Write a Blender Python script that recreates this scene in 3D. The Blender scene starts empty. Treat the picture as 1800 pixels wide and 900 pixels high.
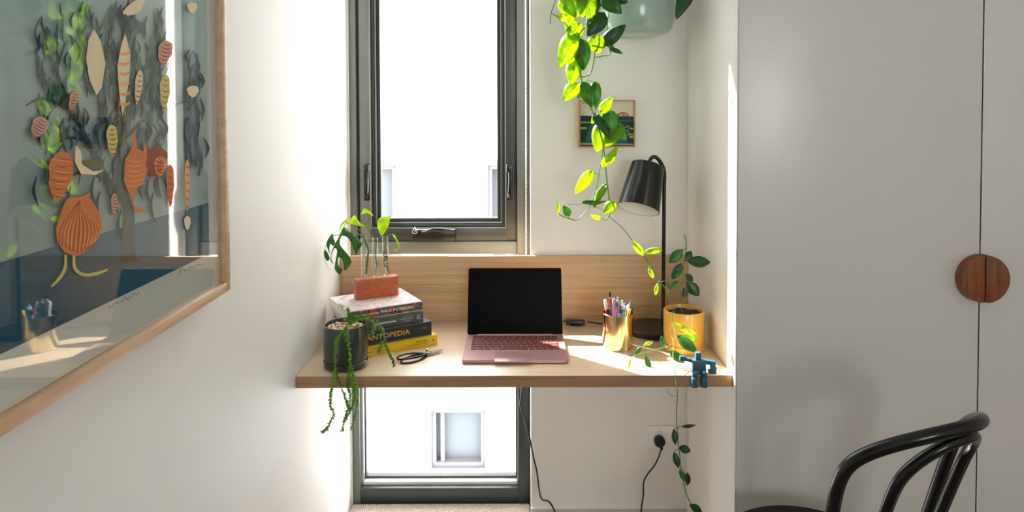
import bpy, bmesh, math, random
from mathutils import Vector, Matrix
random.seed(7)
C = bpy.context.scene.collection
PI = math.pi

# ------------------------------------------------------------------ camera
F_PX, PX0, PY0, EYE = 1263.0, 905.0, 224.5, 1.49
PITCH, ROLL = math.radians(1.7), math.radians(0.17)
FW = Vector((0, math.cos(PITCH), -math.sin(PITCH)))
_R0 = Vector((1, 0, 0)); _U0 = Vector((0, math.sin(PITCH), math.cos(PITCH)))
RT = _R0*math.cos(ROLL) - _U0*math.sin(ROLL)
UP = _R0*math.sin(ROLL) + _U0*math.cos(ROLL)
EYEV = Vector((0, 0, EYE))
cd = bpy.data.cameras.new('camera'); cam = bpy.data.objects.new('camera', cd); C.objects.link(cam)
cd.sensor_width = 36.0; cd.lens = F_PX*36.0/1800.0
cd.shift_x = -(PX0-900)/1800.0; cd.shift_y = -(450-PY0)/1800.0
cd.clip_start = 0.02; cd.clip_end = 200
m = Matrix((RT, UP, -FW)).transposed().to_4x4(); m.translation = EYEV
cam.matrix_world = m
bpy.context.scene.camera = cam

def ray(px, py): return FW + RT*((px-PX0)/F_PX) - UP*((py-PY0)/F_PX)
def atY(px, py, Y): r = ray(px, py); return EYEV + r*(Y/r.y)
def atZ(px, py, Z): r = ray(px, py); return EYEV + r*((Z-EYE)/r.z)
def atX(px, py, X): r = ray(px, py); return EYEV + r*(X/r.x)
def pxm(px, Y): return px*Y/F_PX          # pixels to metres at a distance

# ------------------------------------------------------------------ colour management, world, lights
sc = bpy.context.scene
sc.view_settings.view_transform = 'Standard'; sc.view_settings.look = 'None'
sc.view_settings.gamma = 1.0; sc.view_settings.use_curve_mapping = False
sc.view_settings.exposure = 0.22
sc.cycles.max_bounces = 12; sc.cycles.diffuse_bounces = 7; sc.cycles.glossy_bounces = 5
sc.cycles.transmission_bounces = 8; sc.cycles.transparent_max_bounces = 24
sc.cycles.caustics_reflective = False; sc.cycles.caustics_refractive = False
sc.cycles.sample_clamp_indirect = 6.0
sc.cycles.use_denoising = True
world = bpy.data.worlds.new('sky'); sc.world = world; world.use_nodes = True
bgn = world.node_tree.nodes['Background']
bgn.inputs[0].default_value = (0.985, 0.985, 1.0, 1); bgn.inputs[1].default_value = 11.0

sun = bpy.data.lights.new('sun', 'SUN'); sun.energy = 38.0; sun.angle = math.radians(0.7); sun.color = (1, 0.95, 0.86)
so = bpy.data.objects.new('sun', sun); C.objects.link(so); so.location = (-5, 7, 7)
so.rotation_euler = Vector((0.84, -0.735, -1.0)).to_track_quat('-Z', 'Y').to_euler()

def area(name, loc, direction, sx, sy, portal=True, energy=0, color=(1, 1, 1)):
    l = bpy.data.lights.new(name, 'AREA'); l.shape = 'RECTANGLE'; l.size = sx; l.size_y = sy
    l.energy = energy; l.color = color
    if portal: l.cycles.is_portal = True
    o = bpy.data.objects.new(name, l); C.objects.link(o); o.location = loc
    o.rotation_euler = Vector(direction).to_track_quat('-Z', 'Y').to_euler()
    return o
area('window_portal', (-0.28, 2.80, 1.35), (0, -1, 0), 0.75, 2.6)
area('rear_fill_portal', (0.9, -2.50, 1.60), (0, 1, 0), 1.3, 1.1)  # guides sky light through the added rear opening

# ------------------------------------------------------------------ materials
def lin(c):
    out = []
    for v in c[:3]:
        v = v/255.0
        out.append(v/12.92 if v <= 0.04045 else ((v+0.055)/1.055)**2.4)
    return tuple(out)+(1.0,)
MATS = {}
def mat(name, col, rough=0.5, metal=0.0, coat=0.0, spec=0.5, noise=None, bump=None, coat_rough=0.1):
    """noise=(scale, amount) varies the colour; bump=(scale, strength)"""
    if name in MATS: return MATS[name]
    M = bpy.data.materials.new(name); M.use_nodes = True; nt = M.node_tree
    b = nt.nodes['Principled BSDF']
    b.inputs['Base Color'].default_value = lin(col); b.inputs['Roughness'].default_value = rough
    b.inputs['Metallic'].default_value = metal; b.inputs['Coat Weight'].default_value = coat
    b.inputs['Coat Roughness'].default_value = coat_rough
    b.inputs['Specular IOR Level'].default_value = spec
    tc = nt.nodes.new('ShaderNodeTexCoord')
    nz = nt.nodes.new('ShaderNodeTexNoise'); nt.links.new(tc.outputs['Object'], nz.inputs['Vector'])
    nz.inputs['Scale'].default_value = noise[0] if noise else 25; nz.inputs['Detail'].default_value = 4
    a = noise[1] if noise else 0.03
    rmp = nt.nodes.new('ShaderNodeMapRange'); rmp.inputs['To Min'].default_value = 1-a; rmp.inputs['To Max'].default_value = 1+a
    nt.links.new(nz.outputs['Fac'], rmp.inputs['Value'])
    mx = nt.nodes.new('ShaderNodeVectorMath'); mx.operation = 'SCALE'; mx.inputs[0].default_value = lin(col)[:3]
    nt.links.new(rmp.outputs['Result'], mx.inputs['Scale']); nt.links.new(mx.outputs[0], b.inputs['Base Color'])
    if bump:
        n2 = nt.nodes.new('ShaderNodeTexNoise'); nt.links.new(tc.outputs['Object'], n2.inputs['Vector']); n2.inputs['Scale'].default_value = bump[0]
        bp = nt.nodes.new('ShaderNodeBump'); bp.inputs['Strength'].default_value = bump[1]; bp.inputs['Distance'].default_value = 0.002
        nt.links.new(n2.outputs['Fac'], bp.inputs['Height']); nt.links.new(bp.outputs['Normal'], b.inputs['Normal'])
    MATS[name] = M; return M

def wood(name, c1, c2, scale=(1.2, 30, 60), rough=0.45, coat=0.0, coat_rough=0.2, spec=0.5):
    if name in MATS: return MATS[name]
    M = bpy.data.materials.new(name); M.use_nodes = True; nt = M.node_tree
    b = nt.nodes['Principled BSDF']; b.inputs['Roughness'].default_value = rough
    b.inputs['Coat Weight'].default_value = coat; b.inputs['Coat Roughness'].default_value = coat_rough
    b.inputs['Specular IOR Level'].default_value = spec
    tc = nt.nodes.new('ShaderNodeTexCoord'); mp = nt.nodes.new('ShaderNodeMapping'); mp.inputs['Scale'].default_value = scale
    nt.links.new(tc.outputs['Object'], mp.inputs['Vector'])
    n1 = nt.nodes.new('ShaderNodeTexNoise'); n1.inputs['Scale'].default_value = 1.0; n1.inputs['Detail'].default_value = 6; n1.inputs['Distortion'].default_value = 0.6
    n2 = nt.nodes.new('ShaderNodeTexNoise'); n2.inputs['Scale'].default_value = 5.0; n2.inputs['Detail'].default_value = 3
    nt.links.new(mp.outputs[0], n1.inputs['Vector']); nt.links.new(mp.outputs[0], n2.inputs['Vector'])
    ad = nt.nodes.new('ShaderNodeMath'); ad.operation = 'MULTIPLY_ADD'; ad.inputs[1].default_value = 0.65
    m2 = nt.nodes.new('ShaderNodeMath'); m2.operation = 'MULTIPLY'; m2.inputs[1].default_value = 0.35
    nt.links.new(n2.outputs['Fac'], m2.inputs[0]); nt.links.new(n1.outputs['Fac'], ad.inputs[0]); nt.links.new(m2.outputs[0], ad.inputs[2])
    cr = nt.nodes.new('ShaderNodeValToRGB'); cr.color_ramp.elements[0].position = 0.35; cr.color_ramp.elements[1].position = 0.65
    cr.color_ramp.elements[0].color = lin(c2); cr.color_ramp.elements[1].color = lin(c1)
    nt.links.new(ad.outputs[0], cr.inputs[0]); nt.links.new(cr.outputs[0], b.inputs['Base Color'])
    bp = nt.nodes.new('ShaderNodeBump'); bp.inputs['Strength'].default_value = 0.08; bp.inputs['Distance'].default_value = 0.001
    nt.links.new(ad.outputs[0], bp.inputs['Height']); nt.links.new(bp.outputs['Normal'], b.inputs['Normal'])
    MATS[name] = M; return M

def glass(name, tint=(255, 255, 255), ior=1.5, rough=0.0, boost=1.0):
    """clear sheet glass: lets light straight through, mirrors by Fresnel"""
    if name in MATS: return MATS[name]
    M = bpy.data.materials.new(name); M.use_nodes = True; nt = M.node_tree; nt.nodes.remove(nt.nodes['Principled BSDF'])
    out = nt.nodes['Material Output']
    tr = nt.nodes.new('ShaderNodeBsdfTransparent'); tr.inputs[0].default_value = lin(tint)
    gl = nt.nodes.new('ShaderNodeBsdfGlossy'); gl.inputs['Roughness'].default_value = rough; gl.inputs['Color'].default_value = (1, 1, 1, 1)
    fr = nt.nodes.new('ShaderNodeFresnel')
    ge = nt.nodes.new('ShaderNodeNewGeometry'); ex = nt.nodes.new('ShaderNodeMath'); ex.operation = 'MULTIPLY_ADD'
    ex.inputs[1].default_value = -2.0; ex.inputs[2].default_value = 1.0; nt.links.new(ge.outputs['Backfacing'], ex.inputs[0])
    pw = nt.nodes.new('ShaderNodeMath'); pw.operation = 'POWER'; pw.inputs[0].default_value = ior; nt.links.new(ex.outputs[0], pw.inputs[1])
    nt.links.new(pw.outputs[0], fr.inputs['IOR'])      # the same index at both faces of the sheet
    ml = nt.nodes.new('ShaderNodeMath'); ml.operation = 'MULTIPLY'; ml.inputs[1].default_value = boost; ml.use_clamp = True
    mx = nt.nodes.new('ShaderNodeMixShader'); nt.links.new(fr.outputs[0], ml.inputs[0]); nt.links.new(ml.outputs[0], mx.inputs[0])
    nt.links.new(tr.outputs[0], mx.inputs[1]); nt.links.new(gl.outputs[0], mx.inputs[2]); nt.links.new(mx.outputs[0], out.inputs['Surface'])
    MATS[name] = M; return M

def leafmat(name, col, trans, amount=0.5, rough=0.35, nscale=60):
    if name in MATS: return MATS[name]
    M = bpy.data.materials.new(name); M.use_nodes = True; nt = M.node_tree
    b = nt.nodes['Principled BSDF']; out = nt.nodes['Material Output']
    b.inputs['Roughness'].default_value = rough
    tc = nt.nodes.new('ShaderNodeTexCoord'); nz = nt.nodes.new('ShaderNodeTexNoise'); nz.inputs['Scale'].default_value = nscale
    nz.inputs['Detail'].default_value = 3; nt.links.new(tc.outputs['Object'], nz.inputs['Vector'])
    def ramp(c, lo, hi):
        cr = nt.nodes.new('ShaderNodeValToRGB'); cr.color_ramp.elements[0].position = 0.38; cr.color_ramp.elements[1].position = 0.66
        cr.color_ramp.elements[0].color = tuple(v*lo for v in lin(c)[:3])+(1,); cr.color_ramp.elements[1].color = tuple(min(1, v*hi) for v in lin(c)[:3])+(1,)
        nt.links.new(nz.outputs['Fac'], cr.inputs[0]); return cr
    nt.links.new(ramp(col, .75, 1.35).outputs[0], b.inputs['Base Color'])
    tl = nt.nodes.new('ShaderNodeBsdfTranslucent'); nt.links.new(ramp(trans, .85, 1.15).outputs[0], tl.inputs[0])
    mx = nt.nodes.new('ShaderNodeMixShader'); mx.inputs[0].default_value = amount
    nt.links.new(b.outputs[0], mx.inputs[1]); nt.links.new(tl.outputs[0], mx.inputs[2]); nt.links.new(mx.outputs[0], out.inputs['Surface'])
    MATS[name] = M; return M

W_WALL = mat('white_wall_paint', (236, 235, 231), 0.55, bump=(400, 0.05), noise=(3, 0.01))
W_NICHE = mat('white_niche_paint', (232, 230, 226), 0.45, noise=(3, 0.01))
W_CEIL = mat('ceiling_paint', (238, 238, 236), 0.7)
M_EXT = mat('painted_cladding', (214, 214, 214), 0.7)
M_EXTF = mat('opposite_frame', (84, 84, 88), 0.7)
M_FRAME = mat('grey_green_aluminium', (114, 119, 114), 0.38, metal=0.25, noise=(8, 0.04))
M_FRAMED = mat('dark_shaded_aluminium', (64, 69, 66), 0.35, metal=0.3)
M_GASKET = mat('black_gasket', (28, 30, 30), 0.6)
M_LINE = mat('bare_metal_edge', (190, 190, 186), 0.35, metal=0.6)
M_BLACK = mat('black_satin_plastic', (14, 16, 17), 0.3)
M_CHROME = mat('chrome', (200, 200, 205), 0.15, metal=1.0)
M_GLASS = glass('window_glass')
M_OAK = wood('oak_laminate', (224, 202, 172), (204, 178, 144), (2.0, 40, 90), 0.32, coat=1.0, coat_rough=0.33)
M_OAKE = wood('oak_edge_band', (170, 134, 98), (146, 110, 76), (2.0, 40, 60), 0.45)
M_OAKF = wood('oak_picture_frame', (222, 190, 152), (196, 158, 118), (40, 3, 40), 0.45)
M_WARD = mat('grey_white_door_lacquer', (216, 213, 207), 0.32, coat=0.25, coat_rough=0.25, noise=(1.5, 0.012), bump=(3.0, 0.02))
M_EDGE = mat('pale_edge', (226, 225, 220), 0.4)
M_GAP = mat('dark_shadow_gap', (60, 55, 50), 0.8)
M_TEAK = wood('teak', (150, 84, 42), (96, 48, 22), (60, 60, 4), 0.4)
M_WHITE = mat('white_plastic', (232, 230, 226), 0.35)
M_PAPER = mat('paper_edge', (232, 230, 222), 0.8, noise=(300, 0.06))

# ------------------------------------------------------------------ mesh builder
ROOTLOC = {}
class MB:
    def __init__(s): s.bm = bmesh.new(); s.mats = []
    def mi(s, m):
        if m not in s.mats: s.mats.append(m)
        return s.mats.index(m)
    def _tag(s, before, m):
        i = s.mi(m)
        for f in s.bm.faces:
            if f not in before: f.material_index = i
    def add(s, verts, faces, m, smooth=True):
        i = s.mi(m); vs = [s.bm.verts.new(v) for v in verts]
        for f in faces:
            try:
                fc = s.bm.faces.new([vs[k] for k in f]); fc.material_index = i; fc.smooth = smooth
            except ValueError: pass
        return vs
    def box(s, c, size, m, rot=None, bevel=0.0, seg=2):
        c = Vector(c); R = rot.to_3x3() if rot is not None else Matrix.Identity(3)
        vs = []
        for x in (-.5, .5):
            for y in (-.5, .5):
                for z in (-.5, .5): vs.append(s.bm.verts.new(c + R @ Vector((x*size[0], y*size[1], z*size[2]))))
        i = s.mi(m); fs = []
        for f in ((0, 1, 3, 2), (4, 6, 7, 5), (0, 4, 5, 1), (2, 3, 7, 6), (0, 2, 6, 4), (1, 5, 7, 3)):
            fc = s.bm.faces.new([vs[k] for k in f]); fc.material_index = i; fc.smooth = True; fs.append(fc)
        if bevel > 0:
            es = list({e for f in fs for e in f.edges})
            bmesh.ops.bevel(s.bm, geom=es, offset=bevel, segments=seg, affect='EDGES', profile=0.5, material=i)
        return s
    def bx(s, x0, x1, y0, y1, z0, z1, m, bevel=0.0):
        return s.box(((x0+x1)/2, (y0+y1)/2, (z0+z1)/2), (abs(x1-x0), abs(y1-y0), abs(z1-z0)), m, bevel=bevel)
    def tube(s, pts, r, m, n=8, cap=True, smooth_path=0, closed=False):
        pts = [Vector(p) for p in pts]
        rs = list(r) if isinstance(r, (list, tuple)) else [r]*len(pts)
        if smooth_path: pts, rs = catmull(pts, rs, smooth_path, closed)
        N = len(pts); rings = []; up = None; i = s.mi(m)
        for k, p in enumerate(pts):
            if closed: t = pts[(k+1) % N] - pts[(k-1) % N]
            else: t = pts[min(k+1, N-1)] - pts[max(k-1, 0)]
            if t.length < 1e-9: t = Vector((0, 0, 1))
            t.normalize()
            if up is None:
                up = t.orthogonal().normalized()
            else:
                up = (up - t*up.dot(t))
                up = up.normalized() if up.length > 1e-6 else t.orthogonal().normalized()
            sd = t.cross(up)
            rings.append([s.bm.verts.new(p + (up*math.cos(a)+sd*math.sin(a))*rs[k]) for a in [2*PI*j/n for j in range(n)]])
        rng = range(N) if closed else range(N-1)
        for k in rng:
            A, B = rings[k], rings[(k+1) % N]
            for j in range(n):
                f = s.bm.faces.new((A[j], A[(j+1) % n], B[(j+1) % n], B[j])); f.material_index = i; f.smooth = True
        if cap and not closed:
            for R_ in (rings[0][::-1], rings[-1]):
                f = s.bm.faces.new(R_); f.material_index = i; f.smooth = True
        return s
    def lathe(s, prof, m, origin=(0, 0, 0), n=40, M=None, mats=None):
        """prof: list of (radius, height); M: optional 3x3 orientation"""
        o = Vector(origin); M = M or Matrix.Identity(3); i = s.mi(m); rings = []
        for (r, z) in prof:
            if r < 1e-6: rings.append([s.bm.verts.new(o + M @ Vector((0, 0, z)))])
            else: rings.append([s.bm.verts.new(o + M @ Vector((r*math.cos(2*PI*j/n), r*math.sin(2*PI*j/n), z))) for j in range(n)])
        for k in range(len(prof)-1):
            A, B = rings[k], rings[k+1]
            ii = s.mi(mats[k]) if mats else i
            for j in range(n):
                a, a2 = A[j % len(A)], A[(j+1) % len(A)]; b, b2 = B[j % len(B)], B[(j+1) % len(B)]
                vs = []
                for v in (a, a2, b2, b):
                    if v not in vs: vs.append(v)
                if len(vs) > 2:
                    f = s.bm.faces.new(vs); f.material_index = ii; f.smooth = True
        return s
    def sphere(s, c, r, m, n=10, sq=(1, 1, 1)):
        rr = []
        for k in range(n//2+1):
            a = -PI/2 + PI*k/(n//2); rr.append((max(0, r*math.cos(a)) if 0 < k < n//2 else 0, r*math.sin(a)))
        M = Matrix.Diagonal(Vector(sq)); return s.lathe(rr, m, c, n, M)
    def prism(s, poly, thick, m, M):
        """poly: 2D outline, extruded along local z by thick; M 4x4"""
        a = [M @ Vector((x, y, 0)) for x, y in poly]; b = [M @ Vector((x, y, thick)) for x, y in poly]
        n = len(poly); s.add(a+b, [tuple(range(n-1, -1, -1)), tuple(range(n, 2*n))]+[(k, (k+1) % n, n+(k+1) % n, n+k) for k in range(n)], m, smooth=True)
        return s
    def build(s, name, parent=None, org=None, sharp=35, weld=False, mods=None):
        me = bpy.data.meshes.new(name)
        if weld: bmesh.ops.remove_doubles(s.bm, verts=s.bm.verts, dist=1e-5)
        bmesh.ops.recalc_face_normals(s.bm, faces=s.bm.faces)
        if org is None:
            if parent is not None: org = ROOTLOC[parent.name]
            elif len(s.bm.verts):
                xs = [v.co for v in s.bm.verts]
                org = Vector(((min(v.x for v in xs)+max(v.x for v in xs))/2, (min(v.y for v in xs)+max(v.y for v in xs))/2, min(v.z for v in xs)))
        org = Vector(org)
        bmesh.ops.translate(s.bm, verts=s.bm.verts, vec=-org)
        s.bm.to_mesh(me); s.bm.free()
        for mm in s.mats: me.materials.append(mm)
        me.set_sharp_from_angle(angle=math.radians(sharp))
        o = bpy.data.objects.new(name, me); C.objects.link(o)
        if parent is not None:
            o.parent = parent; o.location = org - ROOTLOC[parent.name]
        else: o.location = org
        ROOTLOC[o.name] = org
        return o

def catmull(pts, rs, n, closed=False):
    P, R_ = [], []; N = len(pts)
    g = (lambda k: pts[k % N]) if closed else (lambda k: pts[max(0, min(N-1, k))])
    h = (lambda k: rs[k % N]) if closed else (lambda k: rs[max(0, min(N-1, k))])
    for k in range(N if closed else N-1):
        p0, p1, p2, p3 = g(k-1), g(k), g(k+1), g(k+2)
        for j in range(n):
            t = j/n
            P.append(0.5*((2*p1)+(p2-p0)*t+(2*p0-5*p1+4*p2-p3)*t*t+(3*p1-p0-3*p2+p3)*t**3)); R_.append(h(k)*(1-t)+h(k+1)*t)
    if not closed: P.append(pts[-1].copy()); R_.append(rs[-1])
    return P, R_

def tag(o, label=None, cat=None, group=None, kind=None):
    if label: o['label'] = label
    if cat: o['category'] = cat
    if group: o['group'] = group
    if kind: o['kind'] = kind
    return o
def root(name, loc, label=None, cat=None, group=None, kind=None):
    o = bpy.data.objects.new(name, None); C.objects.link(o); o.location = loc; o.empty_display_size = 0.05
    ROOTLOC[o.name] = Vector(loc); return tag(o, label, cat, group, kind)
def struct(name, mb, parent=None, **k):
    o = mb.build(name, parent, **k)
    if parent is None: o['kind'] = 'structure'
    return o

# text outlines as meshes
_TXT = {}
def text_geo(s, extrude=0.0, bold=0.0):
    key = (s, extrude, bold)
    if key in _TXT: return _TXT[key]
    cu = bpy.data.curves.new('lettering', 'FONT'); cu.body = s; cu.size = 1.0; cu.offset = bold; cu.resolution_u = 2
    cu.align_x = 'LEFT'; cu.extrude = extrude
    o = bpy.data.objects.new('lettering', cu); C.objects.link(o)
    dg = bpy.context.evaluated_depsgraph_get(); dg.update(); ev = o.evaluated_get(dg); me = ev.to_mesh()
    vs = [v.co.copy() for v in me.vertices]; fs = [tuple(p.vertices) for p in me.polygons]
    ev.to_mesh_clear(); bpy.data.objects.remove(o); bpy.data.curves.remove(cu)
    _TXT[key] = (vs, fs); return _TXT[key]
def put_text(mb, s, M, w, h, m, bold=0.0, align='l'):
    """fit the text in a box w wide and h high (cap height); M maps x right, y up, z out"""
    vs, fs = text_geo(s, 0.0, bold)
    if not vs: return
    x0 = min(v.x for v in vs); x1 = max(v.x for v in vs); y0 = min(v.y for v in vs); y1 = max(v.y for v in vs)
    sx = w/(x1-x0); sy = h/(y1-y0)
    mb.add([M @ Vector(((v.x-x0)*sx, (v.y-y0)*sy, 0)) for v in vs], fs, m, smooth=False)

# ================================================================== SETTING
XL, XR = -0.606, 0.598
DZ = 0.749                   # desk top
YD0, YD1 = 1.957, 2.465      # desk front and the face of its back panel
YB, YW = 2.483, 2.61         # back wall face, window face
XRR, YR = 2.45, -2.4         # right end and rear of the room
CE = 2.75
struct('floor', MB().bx(XL-.15, XRR+.15, YR-.15, 2.85, -0.12, 0.02, mat('carpet_base', (132, 122, 112), 0.95, bump=(220, 0.9), noise=(150, 0.12))), org=(0, 0, 0))
# looped carpet in the part that the picture shows
cp = MB(); M_CARP = mat('looped_wool_carpet', (226, 216, 206), 0.95, noise=(60, 0.12))
for i in range(86):
    for j in range(22):
        x = XL+.006+i*.0078+(j % 2)*.0039; y = 2.44+j*.0078
        if x > 0.05: continue
        cp.lathe([(0.0034, 0), (0.0034, .005), (.002, .0072), (0, .0080)], M_CARP, (x, y, 0.02), 5)
o = cp.build('carpet_pile', org=(0, 0, 0)); tag(o, 'beige looped wool carpet pile under the low window', 'carpet', kind='stuff')

struct('ceiling', MB().bx(XL-.15, XRR+.15, YR-.15, 2.85, CE, CE+.12, W_CEIL))
struct('wall_left', MB().bx(XL-.14, XL, YR-.15, 2.80, 0, CE, W_WALL))
wb = MB(); WX = 0.0535
wb.bx(WX, XRR+.15, YB, 2.80, 0, CE, W_NICHE); wb.bx(XL, WX, 2.60, 2.72, 2.67, CE, W_NICHE)
struct('wall_back', wb)
struct('wall_right', MB().bx(XRR, XRR+.14, YR-.15, 2.80, 0, CE, W_WALL))
wr = MB(); 
RW0, RW1, RZ0, RZ1 = .30, 1.50, 1.10, 2.10
wr.bx(XL, RW0, YR-.14, YR, 0, CE, W_WALL); wr.bx(RW1, XRR, YR-.14, YR, 0, CE, W_WALL)
wr.bx(RW0, RW1, YR-.14, YR, 0, RZ0, W_WALL); wr.bx(RW0, RW1, YR-.14, YR, RZ1, CE, W_WALL)
struct('wall_rear', wr)
r3 = root('rear_fill_window', (0.9, YR, .5), kind='structure')  # unseen window, added to let fill light in behind the camera
w3 = MB()
for x in (RW0+.025, .9, RW1-.025): w3.bx(x-.025, x+.025, YR-.10, YR-.04, RZ0+.04, RZ1-.04, M_FRAME)
w3.bx(RW0, RW1, YR-.10, YR-.04, RZ0, RZ0+.05, M_FRAME); w3.bx(RW0, RW1, YR-.10, YR-.04, RZ1-.05, RZ1, M_FRAME)
w3.build('window_frame', r3)

# baseboard on the right part of the back wall
bb = MB(); zb = atY(1070, 890, YB).z
bb.bx(WX, XR, YB-.012, YB, .0202, zb-.003, mat('baseboard_paint', (196, 193, 186), 0.5)); bb.bx(WX, XR, YB-.012, YB, zb-.003, zb, W_NICHE, .001)
struct('baseboard_back', bb)

# ---------------------------------------------------------------- window_1 (awning) and window_2 (fixed low light)
def zy(py, Y=YW, px=770): return atY(px, py, Y).z
def xx(px, Y=YW, py=300): return atY(px, py, Y).x
w1 = root('window_1', (-.28, YW, 1.0), kind='structure')
ZT = 2.67
oL0, oL1 = XL+.0005, xx(627); oR0, oR1 = xx(909), WX-.0005
z_mid0, z_mid1 = zy(447), zy(425)        # lower frame member of the upper light
fm = MB()
fm.bx(oL0, oL1, YW, YW+.10, z_mid0, ZT, M_FRAME, .0015); fm.bx(oR0, oR1, YW-.012, YW+.10, z_mid0, ZT, M_FRAME, .0015)
fm.bx(oL1, oR0, YW+.001, YW+.10, z_mid0, z_mid1, M_FRAME, .0015); fm.bx(oL1, oR0, YW, YW+.10, 2.63, ZT, M_FRAME)
fm.bx(oL1, xx(632), YW+.012, YW+.1, z_mid1, 2.63, M_GASKET)
fm.build('window_frame', w1)
sash = root('sash', (0, 0, 0)); 
sash.parent = w1; sash.location = (0, 0, 0); ROOTLOC[sash.name] = ROOTLOC[w1.name]
bpy.data.objects.remove(sash)
sL0, sL1 = xx(632), xx(650); sR0, sR1 = xx(889), oR0
zs0, zs1 = z_mid1, zy(402)
sm = MB()
sm.bx(sL0, sL1, YW+.006, YW+.05, zs0, 2.63, M_FRAME, .001); sm.bx(sR0, sR1, YW+.010, YW+.05, zs0, 2.63, M_FRAMED, .001)  # right stile is a darker copy of the left, shade put into the colour
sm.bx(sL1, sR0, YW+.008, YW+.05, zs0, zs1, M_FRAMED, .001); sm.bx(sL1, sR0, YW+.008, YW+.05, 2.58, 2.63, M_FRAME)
# light bead line, then stepped glazing beads back to the glass
def ring(mb, x0, x1, z0, z1, t, y0, y1, m):
    mb.bx(x0, x0+t, y0, y1, z0, z1, m); mb.bx(x1-t, x1, y0, y1, z0, z1, m)
    mb.bx(x0+t, x1-t, y0, y1, z0, z0+t, m); mb.bx(x0+t, x1-t, y0, y1, z1-t, z1, m)
ring(sm, sL1, sR0, zs1, 2.58, .0025, YW+.012, YW+.06, M_LINE)
ring(sm, sL1+.0025, sR0-.0025, zs1+.0025, 2.5775, .008, YW+.018, YW+.07, M_GASKET)
ring(sm, sL1+.0105, sR0-.0105, zs1+.0105, 2.5695, .006, YW+.026, YW+.07, M_FRAMED)
ring(sm, sL1+.0165, sR0-.0165, zs1+.0165, 2.5635, .0022, YW+.034, YW+.07, M_LINE)
ring(sm, sL1+.0187, sR0-.0187, zs1+.0187, 2.5613, .007, YW+.040, YW+.07, M_GASKET)
ring(sm, sL1+.0257, sR0-.0257, zs1+.0257, 2.5543, .006, YW+.046, YW+.074, M_FRAMED)
sashm = sm.build('sash', w1)
gl = MB(); gl.bx(sL1+.030, sR0-.030, YW+.056, YW+.060, zs1+.030, 2.55, M_GLASS); gl.build('pane', w1)
# winder on the sash rail
wd = MB(); a = atY(725, 424, YW-.02); b = atY(801, 402.5, YW-.02)
wd.box(((a.x+b.x)/2, YW-.012, (a.z+b.z)/2), (b.x-a.x, .036, b.z-a.z), M_BLACK, bevel=.004)
wo = wd.build('winder_box', w1)
wh = MB()
pts = [atY(741, 408, YW-.036), atY(750, 407, YW-.040), atY(757, 404, YW-.044), atY(768, 403.5, YW-.045), atY(782, 405, YW-.044), atY(796, 407, YW-.040)]
wh.tube(pts, [.004, .005, .006, .0065, .0085, .007], M_BLACK, 10, smooth_path=4); wh.build('winder_handle', w1)
kn = MB(); p = atY(729, 407, YW-.034); kn.tube([p+Vector((.008*math.cos(t), 0, .008*math.sin(t))) for t in [2*PI*k/14 for k in range(14)]], .0022, M_CHROME, 8, closed=True)
p2 = atY(728.5, 399, YW-.03); kn.tube([p2, atY(731, 403, YW-.032), p], .0022, M_CHROME, 6); kn.build('winder_ring', w1)
for (xa, xb, side) in ((639, 651, 0), (889, 901, 1)):
    h = MB(); y_ = YW-.008
    pc = atY((xa+xb)/2, 321, y_); top = atY((xa+xb)/2, 289, y_).z; bot = atY((xa+xb)/2, 353, y_).z
    w_ = pxm(xb-xa, y_)
    h.box((pc.x, y_+.006, (top+bot)/2), (w_*.95, .014, top-bot), M_BLACK, bevel=.004, seg=3)
    h.box((pc.x, y_-.003, top-.014), (w_*.8, .016, .026), M_BLACK, bevel=.003)
    h.tube([(pc.x+.002, y_-.006, top-.022), (pc.x+.003, y_-.016, top-.06), (pc.x+.001, y_-.013, bot+.03), (pc.x, y_-.004, bot+.010)], [.0055, .006, .0065, .005], mat('black_gloss_handle', (12, 13, 14), .16), 10, smooth_path=4)
    h.build('latch', w1)

w2 = root('window_2', (-.28, YW, 0.05), kind='structure')
z2b = zy(873); f2 = MB()
lL, lR = xx(632, YW, 750), xx(911, YW, 750)
f2.bx(oL0, lL, YW, YW+.10, 0.0, z_mid0, M_FRAME, .0012); f2.bx(lR, oR1, YW, YW+.10, 0.0, z_mid0, M_FRAMED, .0012)  # right jamb takes the darker copy, its shade is in the colour
zb2, zb1 = zy(857, YW, 770), zy(842, YW+.05, 770)
f2.bx(lL, lR, YW-.004, YW+.10, zy(873), zb2, M_FRAMED, .001)
f2.bx(oL0, oR1, YW+.004, YW+.10, 0.0, zy(873), mat('near_black_sill', (38, 42, 42), .5), .001)
f2.build('window_frame', w2)
bd = MB(); M_ALU = mat('silver_bead', (176, 180, 182), 0.3, metal=0.7)
bd.bx(lL, lL+.010, YW+.02, YW+.07, zb2, z_mid0, M_ALU); bd.bx(lR-.006, lR, YW+.02, YW+.07, zb2, z_mid0, M_ALU)
bd.bx(lL+.010, lR-.006, YW+.02, YW+.07, zb2, zb2+.012, mat('white_sill_bead', (225, 226, 226), .5), .001)
bd.bx(lL+.010, lL+.0135, YW+.045, YW+.07, zb2+.012, z_mid0, M_GASKET); bd.bx(lR-.0095, lR-.006, YW+.045, YW+.07, zb2+.012, z_mid0, M_GASKET)
bd.bx(lL+.0135, lR-.0095, YW+.045, YW+.07, zb2+.012, zb2+.020, M_FRAMED)
bd.build('glazing_bead', w2)
g2 = MB(); g2.bx(lL+.005, lR-.004, YW+.056, YW+.060, zb2, z_mid0, M_GLASS); g2.build('pane', w2)
# white reveal trim on the left of the window
tr = MB(); tr.bx(XL, XL+.006, YW-.012, YW, 0.0, ZT, M_EDGE, .001); struct('trim_1', tr)

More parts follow.
